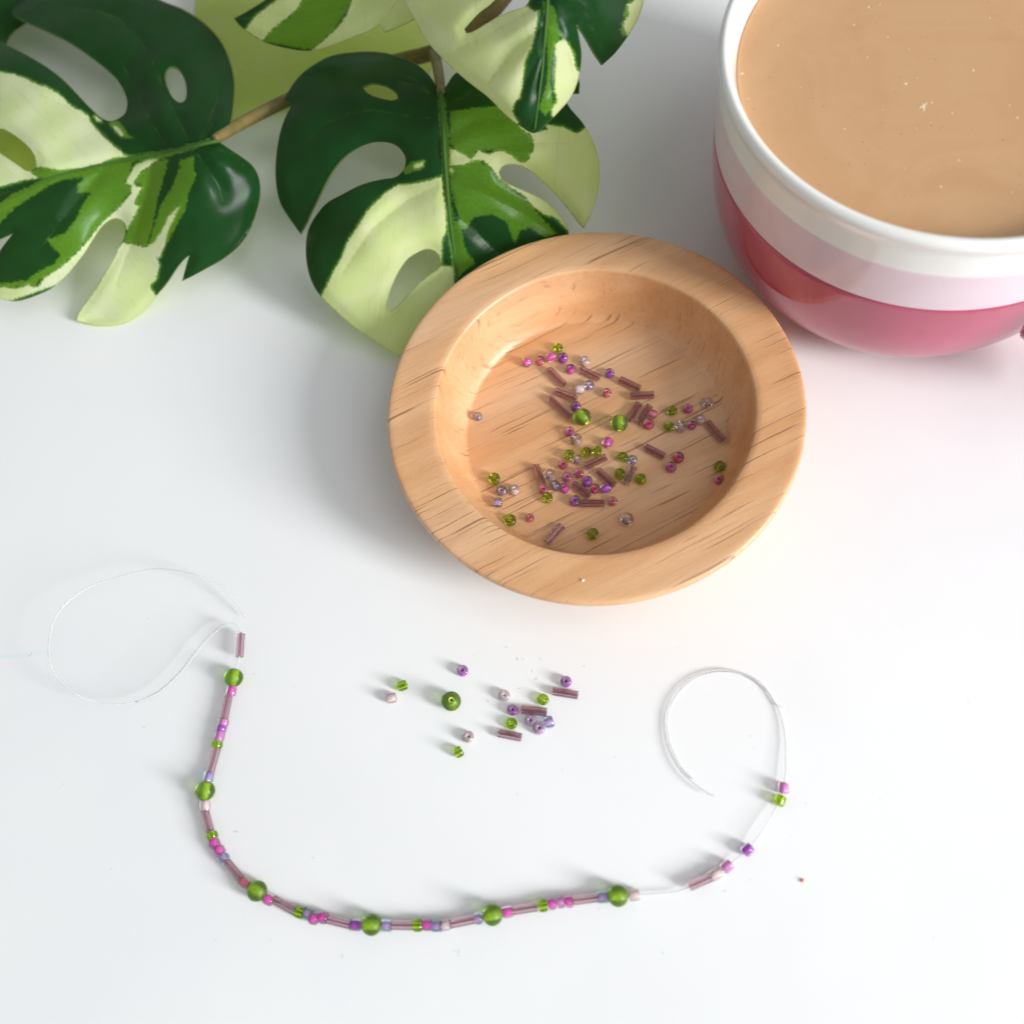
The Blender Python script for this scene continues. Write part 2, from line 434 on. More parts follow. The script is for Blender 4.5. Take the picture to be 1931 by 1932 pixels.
TEAZ = 64.2
tea = obj('tea', lathe('tea', [(0.01, TEAZ), (20, TEAZ), (40, TEAZ), (50.6, TEAZ), (51.6, TEAZ + 0.02), (52.2, TEAZ + 0.10), (52.75, TEAZ + 0.34), (52.4, TEAZ - 3), (0.01, TEAZ - 3)], 160), None, MAT['tea'])
tea.location = (MX * MM, MY * MM, 0)
tag(tea, 'milky brown tea filling the pink and white mug', 'tea')
def flakes(name, items, mat, parent, z, base):
    vs, fs = [], []
    for (x, y, r, e, an) in items:
        c = at(x, y, z)
        o = len(vs); k = 8
        vs.append((c[0] - base[0], c[1] - base[1], z + r * 0.35))
        for i in range(k):
            a = 2 * math.pi * i / k
            q = r * (1 + 0.25 * math.sin(2.3 * i + x))
            dx, dy = q * math.cos(a), q * e * math.sin(a)
            vs.append((c[0] - base[0] + dx * math.cos(an) - dy * math.sin(an), c[1] - base[1] + dx * math.sin(an) + dy * math.cos(an), z - 0.01))
        for i in range(k): fs.append((o, o + 1 + i, o + 1 + (i + 1) % k))
    me = mesh_from(name, [(a * MM, b * MM, c * MM) for a, b, c in vs], fs)
    return obj(name, me, parent, mat)
tz = lambda x, y: (1320.2 + x * 0.35576, y * 0.35576)
froth = [(1180, 560, .85, .8), (1165, 565, .5, .5), (1195, 548, .5, .6), (1185, 578, .5, .6), (1228, 541, .38, .8), (1088, 441, .55, .8), (1336, 598, .32, 1), (1372, 847, .32, 1), (1276, 987, .36, .9), (1680, 621, .34, 1), (766, 681, .28, 1), (1447, 370, .42, .9), (893, 35, .5, .6), (952, 22, .25, 1), (413, 238, .28, 1.5), (995, 193, .24, 1), (1107, 259, .24, 1), (1152, 411, .22, 1), (1655, 1017, .26, 1), (1640, 556, .24, 1), (1085, 890, .22, 1), (1214, 896, .18, 1), (1148, 678, .2, 1), (1219, 649, .2, 1), (815, 128, .3, 1), (886, 301, .28, 1), (968, 580, .16, 1), (1535, 92, .24, 1), (220, 388, .7, .45), (250, 132, .34, .6), (256, 522, .3, .6), (535, 460, .2, 1)]
fr = flakes('froth', [tz(a, b) + (r, e, 0.6 * a) for a, b, r, e in froth], MAT['froth'], tea, TEAZ, (MX, MY)); fr['kind'] = 'stuff'
specks = []
for k in range(95):
    specks.append(tz(float(rng.uniform(320, 1700)), float(rng.uniform(0, 1040))) + (float(rng.uniform(.07, .15)), float(rng.uniform(.5, 1.2)), float(rng.uniform(0, 3))))
for a, b in [(787, 866), (653, 561), (862, 752), (872, 870), (632, 978), (1272, 675), (1605, 740), (601, 519), (1064, 708), (1225, 664), (285, 575)]: specks.append(tz(a, b) + (.19, .8, 1.0))
sp = flakes('tea_specks', specks, MAT['tea_speck'], tea, TEAZ, (MX, MY)); sp['kind'] = 'stuff'

# ------------------------------------------------------------------ wooden dish
DX, DY = 27.78, 128.60
FLOORZ = 5.0
dish = tag(empty('wooden_dish', (DX * MM, DY * MM, 0)), 'round wide-rimmed pale wooden dish holding loose beads', 'dish')
def dense(p, n=6): return resample(p, n)
under = dense([(33.0, 0.0), (35.5, 0.3), (40.5, 3.0), (46.5, 9.0), (51.5, 15.0), (54.2, 18.4)], 5)
rim = dense([(54.2, 18.4), (55.2, 19.0), (55.72, 19.7), (55.8, 20.5), (55.7, 21.35), (55.35, 21.86), (54.6, 22.04), (53.4, 22.06), (51.0, 22.0), (47.0, 22.0), (44.4, 21.95), (43.3, 21.75)], 5)
basin = dense([(43.3, 21.75), (42.9, 21.55), (42.55, 21.0), (42.3, 19.8), (41.7, 16.5), (40.7, 12.8), (39.4, 9.4), (38.0, 6.9), (36.9, 5.5), (36.2, 5.06), (35.0, 5.0), (31.0, 5.0), (20.0, 5.0), (8.0, 5.0), (0.01, 5.0)], 5)
obj('rim', lathe('rim', rim, 224), dish, MAT['wood'])
obj('basin', lathe('basin', basin, 224), dish, MAT['wood'])
obj('underside', lathe('underside', [(0.01, 0.6), (32.4, 0.6)] + under, 224), dish, MAT['wood'])
BAS_R = [p[0] for p in basin][::-1]; BAS_Z = [p[1] for p in basin][::-1]
def dish_z(x, y): return float(np.interp(math.hypot(x - DX, y - DY), BAS_R, BAS_Z))

# ------------------------------------------------------------------ beads
def mesh_seed(name, D, L, hole, bulge=0.75, seg=20):
    R = D / 2; h = L / 2; prof = []
    for k in range(9):
        a = -math.pi / 2 + math.pi * k / 8
        s, c = math.sin(a), math.cos(a)
        # super-ellipse barrel wall
        rr = R * (1 - bulge * 0.42) + R * bulge * 0.42 * (abs(c) ** 0.75)
        zz = h * (abs(s) ** 0.75) * (1 if s >= 0 else -1)
        prof.append((rr, zz))
    prof += [(hole * 1.15, h * 0.97), (hole, h * 0.85), (hole, 0), (hole, -h * 0.85), (hole * 1.15, -h * 0.97)]
    return lathe(name, prof, seg, closed=True)
def mesh_tube(name, ro, ri, L, seg=14, facet=False):
    h = L / 2
    e = 0.06
    me = lathe(name, [(ro - e, -h), (ro, -h + e), (ro, h - e), (ro - e, h), (ri, h), (ri, -h)], seg, closed=True)
    if facet: me.polygons.foreach_set('use_smooth', [False] * len(me.polygons))
    return me
def mesh_round(name, D, hole, seg=40):
    R = D / 2; a0 = math.asin(hole / R)
    prof = [(R * math.sin(a) * 1.0, -R * math.cos(a) * 0.96) for a in np.linspace(a0, math.pi - a0, 26)]
    h = -prof[0][1]
    prof += [(hole, h * 0.9), (hole, 0), (hole, -h * 0.9)]
    return lathe(name, prof, seg, closed=True)

SEED_D, SEED_L, BUG_D, BUG_L, RND_D = 2.8, 2.05, 2.2, 6.0, 5.1
ME = {}
TINT = {'magenta': (1.0, .90, .97), 'purple': (.96, .90, 1.0), 'pale': (1.0, .94, .94), 'coral': (1.0, .90, .92), 'red': (1.0, .90, .93), 'lilac': (.99, .90, 1.0), 'orchid': (.97, .84, 1.0), 'clear': (1.0, .98, .975), 'light': (1.0, .92, .98)}
for k_, c_ in TINT.items(): MAT['glass_' + k_] = mat_glass('tinted_glass_' + k_, c_, 0.03, 1.47, 0.84 if k_ in ('pale', 'lilac') else 0.97)
def seed_mesh(mat, variant):
    k = ('s', mat, variant)
    if k not in ME:
        D, L, b = {0: (2.8, 2.05, 0.9), 1: (2.75, 1.7, 1.1), 2: (2.6, 2.35, 0.7), 3: (2.6, 2.3, 0.12)}[variant]
        m = mesh_seed('seed_bead', D, L, 0.45 if mat in ('green', 'iris') else 0.40, b); m.materials.append(MAT[mat]); ME[k] = m
    return ME[k]
def lining_mesh(col, variant):
    k = ('l', col, variant)
    if k not in ME:
        L = {0: 2.05, 1: 1.7, 2: 2.35, 3: 2.3}[variant]
        m = mesh_tube('lining', 0.42 if col == 'clear' else (0.50 if col == 'rose' else 0.62), 0.30 if col == 'clear' else 0.36, L * 0.86, 16); m.materials.append(LINING[col]); ME[k] = m
    return ME[k]
ME['bugle'] = mesh_tube('bugle_bead', BUG_D / 2, 0.46, BUG_L, 10, True); ME['bugle'].materials.append(MAT['mauve'])
ME['round'] = mesh_round('round_bead', RND_D, 0.68); ME['round'].materials.append(MAT['frost'])
ME['stripe_core'] = mesh_tube('stripe_core', 0.86, 0.52, RND_D * 0.90, 16); ME['stripe_core'].materials.append(MAT['stripe_core'])  # lime tube added inside the glass for the bright refracted stripe

def axis_matrix(axis, spin=0.0):
    q = Vector(axis).normalized().to_track_quat('Z', 'Y')
    return q.to_matrix().to_4x4() @ Matrix.Rotation(spin, 4, 'Z')
def place(o, pos, axis, scale=(1, 1, 1), spin=0.0):
    m = Matrix.Translation(Vector([p * MM for p in pos])) @ axis_matrix(axis, spin) @ Matrix.Diagonal((*scale, 1))
    o.matrix_world = m; o.matrix_basis = m
def seed(col, pos, axis, s=1.0, parent=None, variant=0, ls=1.0, spin=None):
    glass = {'green': 'green', 'blue': 'iris'}.get(col, 'glass_' + col)
    lin = {'green': None, 'blue': 'rose'}.get(col, col)
    o = obj('seed_bead', seed_mesh(glass, variant), parent)
    s *= 1.06
    place(o, pos, axis, (s, s, s * ls), random.uniform(0, 6) if spin is None else spin)
    if lin: obj('lining', lining_mesh(lin, variant), o)
    return o
def bugle(p0, p1, z, parent=None, radial=1.0, surf=None):
    a = np.array([p0[0], p0[1], z]); b = np.array([p1[0], p1[1], z])
    o = obj('bugle_bead', ME['bugle'], parent)
    L = np.linalg.norm(b - a)
    place(o, (a + b) / 2, b - a, (radial, radial, L / BUG_L), random.uniform(0, 1))
    return o
def roundbead(pos, axis, parent=None, s=1.0):
    o = obj('round_bead', ME['round'], parent); place(o, pos, axis, (s, s, s))
    obj('stripe_core', ME['stripe_core'], o)
    return o

def image_axis(ang, z=0.0):
    """Horizontal world direction that runs at picture angle ang (degrees, counter-clockwise from picture right)."""
    c, s = math.cos(math.radians(ang)), math.sin(math.radians(ang))
    a = at(965, 965, z); b = at(965 + 60 * c, 965 - 60 * s, z)
    v = b - a; return v / np.linalg.norm(v)
def tilted(amount=14):
    t = math.radians(random.uniform(2, amount)); a = random.uniform(0, 6.28)
    return (math.sin(t) * math.cos(a), math.sin(t) * math.sin(a), math.cos(t))

Z = {'A': lambda x, y: (962.1 + .14235 * x, 626.1 + .14235 * y), 'B': lambda x, y: (1130.1 + .14235 * x, 687.2 + .14235 * y),
     'C': lambda x, y: (878.1 + .11863 * x, 809.4 + .11863 * y), 'D': lambda x, y: (1053.7 + .11858 * x, 809.4 + .11858 * y),
     'T': lambda x, y: (687.2 + .23725 * x, 1221.7 + .23725 * y), 'P': lambda x, y: (x, y)}
def dish_pos(px, py, r):
    z = FLOORZ + r
    for _ in range(4):
        p = at(px, py, z); z = dish_z(p[0], p[1]) + r
    return p
# kind, zone, x, y, (x2, y2 or picture angle), colour, size, label
IN = 'seed beads in the dish'; ON = 'seed beads loose on the table'
GB, GBT, GR, GT = 'bugle beads in the dish', 'bugle beads on the table', 'round beads in the dish', IN
DISH_BEADS = [
 ('s', 'A', 633, 210, None, 'green', 1.0, 'green glass seed bead uppermost in the dish, by the lit wall'),
 ('s', 'A', 220, 400, 40, 'magenta', 0.95, 'bright magenta seed bead at the left end of the uppermost row'),
 ('s', 'A', 397, 378, None, 'coral', 0.95, 'clear bead with a pink core, second from the left in the uppermost row'),
 ('s', 'A', 540, 330, 25, 'magenta', 1.0, 'bright magenta seed bead just left of the uppermost green bead'),
 ('s', 'A', 697, 340, None, 'purple', 1.05, 'purple-cored clear bead just under the uppermost green bead'),
 ('s', 'A', 990, 385, None, 'pale', 1.05, 'large pale pink seed bead just above the upper middle bugle bead'),
 ('s', 'A', 800, 490, None, 'magenta', 1.0, 'magenta bead with a bright glint, between the two uppermost bugle beads'),
 ('b', 'A', 510, 490, (710, 695), 'mauve', 1, 'mauve bugle bead at the upper left, below the pink row of beads'),
 ('b', 'A', 925, 485, (1180, 610), 'mauve', 1, 'mauve bugle bead under the large pale pink bead'),
 ('s', 'A', 1315, 545, None, 'purple', 1.0, 'clear bead with a purple core, alone beside the bluish dark bugle bead'),
 ('s', 'A', 925, 755, 5, 'pale', 1.15, 'pale pink seed bead lying on its side against a blue-grey bead'),
 ('s', 'A', 1045, 705, None, 'blue', 1.0, 'blue-grey iridescent bead touching the pale pink bead on its side'),
 ('s', 'A', 1278, 805, None, 'coral', 0.95, 'coral pink bead alone right of the blue-grey and pale pink pair'),
 ('b', 'A', 1450, 625, (1715, 750), 'mauve', 1, 'dark bluish mauve bugle bead farthest up on the right of the heap'),
 ('b', 'A', 1593, 850, (1903, 828), 'mauve', 1, 'dark mauve bugle bead lying nearly level under the bluish one'),
 ('b', 'A', 590, 775, (878, 885), 'mauve', 1, 'brownish mauve bugle bead, upper one of the crossed V pair'),
 ('b', 'A', 520, 860, (800, 1115), 'mauve', 1, 'brownish mauve bugle bead, lower one of the V pair, pointing to a round bead'),
 ('s', 'A', 870, 985, None, 'purple', 1.0, 'purple-cored bead tucked above the left round green bead'),
 ('r', 'A', 955, 1125, -52, 'frost', 1.0, 'frosted green round bead, the left one of the two in the dish'),
 ('r', 'A', 1447, 1205, -88, 'frost', 0.98, 'frosted green round bead, the right one of the two in the dish'),
 ('b', 'A', 1705, 945, (1575, 1170), 'mauve', 1, 'mauve bugle bead standing next to the right round green bead'),
 ('b', 'A', 1845, 975, (1705, 1205), 'mauve', 1, 'mauve bugle bead between its parallel twin and the coral bead'),
 ('s', 'A', 1890, 1090, -20, 'coral', 0.95, 'coral pink bead on its side touching the right bugle of the parallel pair'),
 ('s', 'A', 1835, 1220, None, 'red', 1.1, 'crimson-cored clear bead at the foot of the parallel bugle pair'),
 ('s', 'A', 783, 1315, None, 'magenta', 0.95, 'magenta bead touching the large colourless bead below the left round bead'),
 ('s', 'A', 875, 1425, None, 'clear', 1.18, 'large colourless bead just below the left round green bead'),
 ('s', 'A', 1292, 1465, 60, 'magenta', 1.0, 'magenta bead alone in the middle of the dish, below the right round bead'),
 ('s', 'B', 965, 612, None, 'green', 0.98, 'dark green bead right of the parallel bugles, the upper of two'),
 ('s', 'B', 1175, 585, None, 'magenta', 0.98, 'magenta bead between a dark green bead and the faint rose bead at the right wall'),
 ('s', 'B', 1430, 500, None, 'clear', 1.05, 'almost invisible clear bead near the shaded right wall'),
 ('s', 'B', 1345, 730, None, 'pale', 1.0, 'faint rose bead just above the end of the right-hand bugle bead'),
 ('s', 'B', 1225, 805, None, 'magenta', 0.85, 'small magenta bead between two faint clear beads'),
 ('s', 'B', 1075, 825, None, 'clear', 1.15, 'almost invisible clear bead between a dark green and a small magenta bead'),
 ('s', 'B', 922, 825, None, 'green', 0.98, 'dark green bead right of the parallel bugles, the lower of two'),
 ('b', 'B', 1430, 765, (1635, 1000), 'mauve', 1, 'reddish mauve bugle bead alone near the right wall of the dish'),
 ('b', 'B', 610, 1090, (862, 1220), 'mauve', 1, 'greyish mauve bugle bead alone right of the middle of the dish'),
 ('s', 'B', 1048, 1235, None, 'red', 1.05, 'crimson-cored bead, upper of the touching pair right of the grey bugle'),
 ('s', 'B', 950, 1360, None, 'magenta', 1.05, 'pink-cored bead, lower of the touching pair right of the grey bugle'),
 ('s', 'B', 1595, 1355, None, 'green', 1.02, 'green bead close to the lower right wall, above a purple-pink bead'),
 ('s', 'B', 1585, 1525, None, 'magenta', 0.98, 'purple-pink bead close to the lower right wall, under a green bead'),
 ('s', 'B', 312, 1225, None, 'green', 1.0, 'green bead touching a blue-grey bead above the upright bugle'),
 ('s', 'B', 440, 1265, None, 'blue', 0.95, 'blue-grey bead with a magenta hole at the top of the upright bugle'),
 ('s', 'B', 275, 1450, None, 'green', 1.05, 'green bead left of the upright bugle bead'),
 ('b', 'B', 462, 1360, (340, 1580), 'mauve', 1, 'dark mauve upright bugle bead with green beads on both sides'),
 ('s', 'B', 552, 1520, None, 'green', 1.03, 'green bead right of the upright bugle bead'),
 ('s', 'C', 455, 785, None, 'green', 1.1, 'bright green bead near the left wall above the blue pair'),
 ('s', 'C', 570, 975, None, 'blue', 1.05, 'violet-blue bead between a bright green and a pale pink bead at the left wall'),
 ('s', 'C', 775, 965, None, 'pale', 1.0, 'pale pink bead beside the violet-blue bead at the left wall'),
 ('s', 'C', 515, 1165, 0, 'blue', 0.98, 'blue bead with a magenta stripe lying on its side at the left wall'),
 ('s', 'C', 710, 1450, None, 'green', 1.15, 'large green bead against the lower left wall'),
 ('s', 'C', 1020, 1410, None, 'coral', 0.85, 'small coral pink bead right of the large green bead at the lower wall'),
 ('b', 'C', 1105, 580, (1230, 885), 'mauve', 1, 'dark mauve bugle bead at the left edge of the lower heap'),
 ('s', 'C', 1335, 720, None, 'clear', 1.1, 'clear bead with a pale coral hole right of the leftmost heap bugle'),
 ('s', 'C', 1235, 955, None, 'red', 0.98, 'crimson bead between the leftmost heap bugle and a green bead'),
 ('s', 'C', 1298, 1090, None, 'green', 1.0, 'green bead just under the crimson bead left of the heap'),
 ('s', 'C', 1420, 890, None, 'blue', 1.0, 'steel blue faceted bead in the lower heap'),
 ('s', 'C', 1570, 935, None, 'magenta', 0.95, 'magenta bead touching the steel blue bead'),
 ('s', 'C', 1545, 560, None, 'red', 0.98, 'clear bead with a red ring at the upper left of the lower heap'),
 ('s', 'C', 1610, 760, None, 'magenta', 1.0, 'magenta bead in the middle of the lower heap, above the steel blue bead'),
 ('s', 'C', 1795, 695, None, 'red', 1.0, 'deep magenta bead at the lower end of the tilted upper heap bugle'),
 ('s', 'C', 1645, 405, 75, 'green', 1.0, 'green bead on its side left of the touching green pair'),
 ('s', 'C', 1735, 1140, None, 'purple', 1.05, 'purple bead at the left end of the level bugle under the heap'),
 ('b', 'C', 1530, 1530, (1290, 1800), 'mauve', 1, 'brown mauve bugle bead leaning at the bottom wall of the dish'),
 ('s', 'D', 435, 370, None, 'green', 0.98, 'green bead, left of the touching pair above the heap'),
 ('s', 'D', 605, 345, None, 'green', 0.98, 'green bead, right of the touching pair above the heap'),
 ('s', 'D', 290, 480, None, 'clear', 0.95, 'almost invisible clear bead below the touching green pair'),
 ('b', 'D', 405, 595, (750, 440), 'mauve', 1, 'purplish bugle bead just under the touching green pair'),
 ('b', 'D', 625, 655, (880, 895), 'mauve', 1, 'brownish bugle bead whose lower end touches the deep purple bead'),
 ('s', 'D', 450, 830, None, 'purple', 1.05, 'clear bead with a dark purple hole in the heap between bugles'),
 ('s', 'D', 575, 950, None, 'red', 0.95, 'clear bead with a crimson hole at the right end of the purplish slanting bugle'),
 ('s', 'D', 745, 945, 28, 'purple', 1.0, 'deep purple bead lying on its side under a brownish bugle'),
 ('b', 'D', 235, 865, (490, 1065), 'mauve', 1, 'purplish bugle bead slanting down above the level bugle'),
 ('b', 'D', 345, 1182, (730, 1180), 'mauve', 1, 'greyish brown bugle bead lying level at the bottom of the heap'),
 ('s', 'D', 855, 1145, None, 'coral', 0.92, 'coral pink bead alone right of the level bugle'),
 ('s', 'D', 1085, 1430, None, 'clear', 1.25, 'large colourless bead alone in the lower part of the dish'),
 ('s', 'D', 540, 1670, None, 'green', 1.12, 'green bead nearest the bottom wall of the dish'),
 ('s', 'P', 901, 785, None, 'blue', 0.9, 'grey iridescent bead alone on the left side of the dish floor'),
]
TABLE_BEADS = [
 ('s', 'T', 780, 183, None, 'orchid', 1.02, 'orchid purple bead lying alone above the round green bead'),
 ('s', 'T', 302, 302, 18, 'green', 1.0, 'bright green bead on its side touching a pale pink bead at the left'),
 ('s', 'T', 217, 400, 10, 'pale', 1.0, 'pale pink bead on its side, leftmost loose bead on the table'),
 ('r', 'T', 690, 425, 'v', 'frost', 1.0, 'frosted green round bead loose on the white table'),
 ('s', 'T', 1603, 270, None, 'orchid', 1.0, 'orchid purple bead touching the top of the rightmost table bugle'),
 ('b', 'T', 1497, 345, (1697, 377), 'mauve', 1, 'mauve bugle bead under an orchid bead, rightmost on the table'),
 ('s', 'T', 1112, 380, None, 'pale', 1.05, 'pale pink bead lying flat near the centre of the table group'),
 ('s', 'T', 1420, 412, None, 'green', 1.05, 'bright green bead standing above the middle table bugle'),
 ('s', 'T', 1180, 497, None, 'orchid', 1.0, 'orchid bead at the left end of the middle table bugle'),
 ('b', 'T', 1247, 492, (1450, 512), 'mauve', 1, 'mauve bugle bead in the middle of the loose table group'),
 ('s', 'T', 1170, 603, None, 'green', 1.05, 'bright green bead standing above the lowest table bugle'),
 ('b', 'T', 1065, 680, (1248, 715), 'mauve', 1, 'mauve bugle bead lowest in the loose table group'),
 ('s', 'T', 1323, 580, None, 'lilac', 1.0, 'pale lilac bead just under the middle table bugle'),
 ('s', 'T', 1390, 643, None, 'lilac', 1.08, 'lilac bead touching the blue bead on the table'),
 ('s', 'T', 1467, 590, 15, 'blue', 1.05, 'blue bead with a lilac core lying on its side on the table'),
 ('s', 'T', 828, 710, None, 'pale', 1.05, 'pale pink bead by itself above the lowest green bead'),
 ('s', 'T', 748, 830, 30, 'green', 0.98, 'bright green bead on its side, nearest the strung beads'),
]
def put_beads(rows, pos_fn, gs, gb, gr):
    for kind, zone, x, y, ex, col, s, label in rows:
        px, py = Z[zone](x, y)
        if kind == 's':
            if ex is None:
                p = pos_fn(px, py, SEED_L / 2 * s * 1.02)
                o = seed(col, p, tilted(), s, variant=random.choice((0, 0, 1)))
            else:
                p = pos_fn(px, py, SEED_D / 2 * s)
                o = seed(col, p, image_axis(ex), s, variant=random.choice((2, 2, 0)))
            tag(o, label, 'bead', gs)
        elif kind == 'b':
            qx, qy = Z[zone](*ex)
            a = pos_fn(px, py, BUG_D / 2); b = pos_fn(qx, qy, BUG_D / 2)
            o = bugle(a, b, 0)
            m = (a + b) / 2; place(o, m, b - a, (1, 1, np.linalg.norm(b - a) / BUG_L), random.uniform(0, 1))
            tag(o, label, 'bead', gb)
        else:
            p = pos_fn(px, py, RND_D / 2 * s)
            ax = (0.15, -0.1, 1) if ex == 'v' else tuple(image_axis(ex))
            o = roundbead(p, ax, None, s); tag(o, label, 'bead', gr)
put_beads(DISH_BEADS, dish_pos, IN, GB, GR)
put_beads(TABLE_BEADS, lambda px, py, r: at(px, py, r), ON, GBT, None)

# ------------------------------------------------------------------ beaded strand
strand = tag(empty('beaded_strand', tuple(at(760, 1700, 0) * MM)), 'unfinished curved bracelet of green, pink and mauve beads on clear thread', 'beaded strand')
SL = strand.location.copy()
z6 = lambda x, y: (336 + .16599 * x, 1175.9 + .16599 * y)
z7 = lambda x, y: (351.2 + .16599 * x, 1450.7 + .16599 * y)
z8 = lambda x, y: (488.7 + .15816 * x, 1664.5 + .15816 * y)
z9 = lambda x, y: (763.5 + .15816 * x, 1649.2 + .15816 * y)
z10 = lambda x, y: (992.6 + .13444 * x, 1618.7 + .13444 * y)
z11 = lambda x, y: (1267.5 + .15015 * x, 1435.5 + .15015 * y)
SEQ = [('b', z6(715, 118), z6(697, 378), 2.9), ('r', z6(630, 615)), ('s', z6(605, 768), 'magenta', 2), ('b', z6(573, 825), z6(519, 1092)),
 ('s', z6(515, 1125), 'light', 1), ('s', z6(490, 1193), 'purple', 1), ('s', z6(470, 1285), 'light', 2), ('s', z6(442, 1380), 'green', 1),
 ('b', z6(441, 1420), z6(363, 1692)), ('s', z6(345, 1745), 'blue', 3), ('r', z7(215, 248)), ('s', z7(215, 420), 'pale', 2),
 ('b', z7(206, 468), z7(273, 708)), ('s', z7(295, 757), 'green', 1), ('s', z7(318, 845), 'magenta', 0), ('s', z7(374, 928), 'magenta', 0),
 ('s', z7(427, 1015), 'blue', 1), ('b', z7(455, 1052), z7(625, 1252)), ('s', z7(660, 1292), 'coral', 2), ('r', z7(805, 1387)),
 ('s', z7(935, 1482), 'magenta', 2), ('b', z7(992, 1480), z7(1243, 1618)), ('s', z8(482, 360), 'green', 2), ('s', z8(580, 378), 'blue', 3),
 ('s', z8(655, 430), 'magenta', 0), ('s', z8(768, 422), 'magenta', 0), ('b', z8(808, 438), z8(1090, 507)), ('s', z8(1150, 510), 'purple', 3),
 ('r', z8(1343, 507)), ('s', z8(1520, 515), 'blue', 3), ('b', z8(1575, 512), z8(1842, 516)), ('s', z9(155, 610), 'green', 0), ('s', z9(270, 605), 'magenta', 2),
 ('s', z9(385, 615), 'blue', 3), ('s', z9(490, 602), 'pale', 2), ('b', z9(538, 595), z9(832, 535)), ('s', z9(878, 525), 'blue', 1), ('r', z9(1045, 485)),
 ('s', z9(1225, 450), 'magenta', 2), ('b', z9(1283, 435), z9(1582, 388)), ('s', z10(235, 668), 'green', 0), ('s', z10(362, 640), 'magenta', 1),
 ('s', z10(485, 615), 'light', 1), ('s', z10(602, 610), 'magenta', 1), ('b', z10(655, 598), z10(1007, 550)), ('s', z10(1075, 547), 'blue', 3),
 ('r', z10(1285, 530)), ('s', z10(1515, 520), 'pale', 2), ('b', z11(213, 1582), z11(485, 1462), 1.9), ('s', z11(540, 1425), 'pale', 2),
 ('s', z11(687, 1325), 'light', 2), ('s', z11(945, 1115), 'purple', 2), ('s', z11(1352, 495), 'green', 2), ('s', z11(1398, 340), 'light', 2)]
ctr = []
for q in SEQ:
    ctr.append(((q[1][0] + q[2][0]) / 2, (q[1][1] + q[2][1]) / 2) if q[0] == 'b' else q[1])
ridx = [i for i, q in enumerate(SEQ) if q[0] == 'r']
def strand_z(i):
    q = SEQ[i]
    if q[0] == 'r': return RND_D / 2
    if q[0] == 'b' and len(q) > 3: return q[3]
    if ridx[0] < i < ridx[-1]:
        d = min(abs(i - r) for r in ridx)
        return 2.3 - 0.22 * min(d, 3)
    return 1.55
PCOL = {'magenta': 'clear bead with a bright magenta core', 'light': 'clear bead with a light magenta core', 'purple': 'clear bead with a purple core', 'green': 'bright green glass bead', 'blue': 'pale blue iridescent bead', 'pale': 'pale pink bead', 'coral': 'coral pink bead'}
W = [at(c[0], c[1], strand_z(i)) for i, c in enumerate(ctr)]
def local(o):
    m = o.matrix_basis.copy(); m.translation = m.translation - SL; o.matrix_basis = m
for i, q in enumerate(SEQ):
    z = strand_z(i)
    a = W[max(0, i - 1)]; b = W[min(len(W) - 1, i + 1)]
    if q[0] == 'b':
        p0, p1 = at(*q[1], z), at(*q[2], z)
        o = bugle(p0, p1, z, strand, 1.02); o['label'] = 'translucent mauve bugle bead on the thread'
    elif q[0] == 'r':
        o = roundbead(W[i], b - a, strand, 1.0); o['label'] = 'frosted green round bead on the thread'
    else:
        if i in (51, 52, 53):
            t = {51: image_axis(40), 52: image_axis(62), 53: image_axis(78)}[i]
        else: t = (b - a)
        o = seed(q[2], W[i], t, 1.02, strand, q[3]); o['label'] = PCOL[q[2]] + ' on the thread'
    local(o)
z5 = lambda x, y: (.2768 * x, 1030.8 + .2768 * y)
zl = lambda x, y: (1221.7 + .15816 * x, 1221.7 + .15816 * y)
left_tail = [(1672, 480, 2), (1640, 420, 3), (1500, 262, 6), (1300, 184, 8), (1080, 152, 8), (900, 180, 8), (720, 235, 8), (580, 290, 9), (450, 390, 10), (370, 500, 11), (335, 640, 11), (335, 760, 11), (362, 850, 10), (420, 930, 9), (520, 1010, 8), (650, 1060, 6), (800, 1076, 5), (950, 1050, 4), (1080, 985, 4), (1180, 900, 4), (1260, 810, 4), (1330, 715, 4), (1400, 632, 4), (1480, 560, 4), (1555, 524, 4), (1610, 540, 3.6), (1642, 590, 3.0)]
pts = [at(*z5(x, y), z) for x, y, z in left_tail]
pts += [at(*q, 2.9) for q in (SEQ[0][1], SEQ[0][2])][:]
for i in range(1, len(W)):
    pts.append(W[i])
    if i == 47: pts += [at(*z11(0, 1648), 1.2), at(*z11(120, 1620), 1.4)]
    if i == 51: pts += [at(*z11(1150, 850), 2.0)]
for x, y, z in [(1640, 1500, 1.4), (1645, 1300, 1.2), (1640, 1100, 1.0), (1610, 900, .8), (1560, 740, .7), (1490, 620, .6), (1400, 480, .6), (1280, 370, .6), (1130, 300, .6), (950, 265, .7), (800, 265, .7), (650, 300, .7), (500, 370, .7), (370, 480, .7), (270, 620, .7), (210, 780, .7), (200, 930, .7), (220, 1100, .8), (280, 1280, .9), (370, 1440, 1.1), (480, 1560, 1.4), (600, 1660, 1.7), (720, 1738, 2.0), (790, 1768, 2.2)]:
    pts.append(at(*zl(x, y), z))
th = tube('thread', smooth_path(pts, 6), 0.19, 8)
to = obj('thread', th, strand, MAT['thread']); to.location = -SL
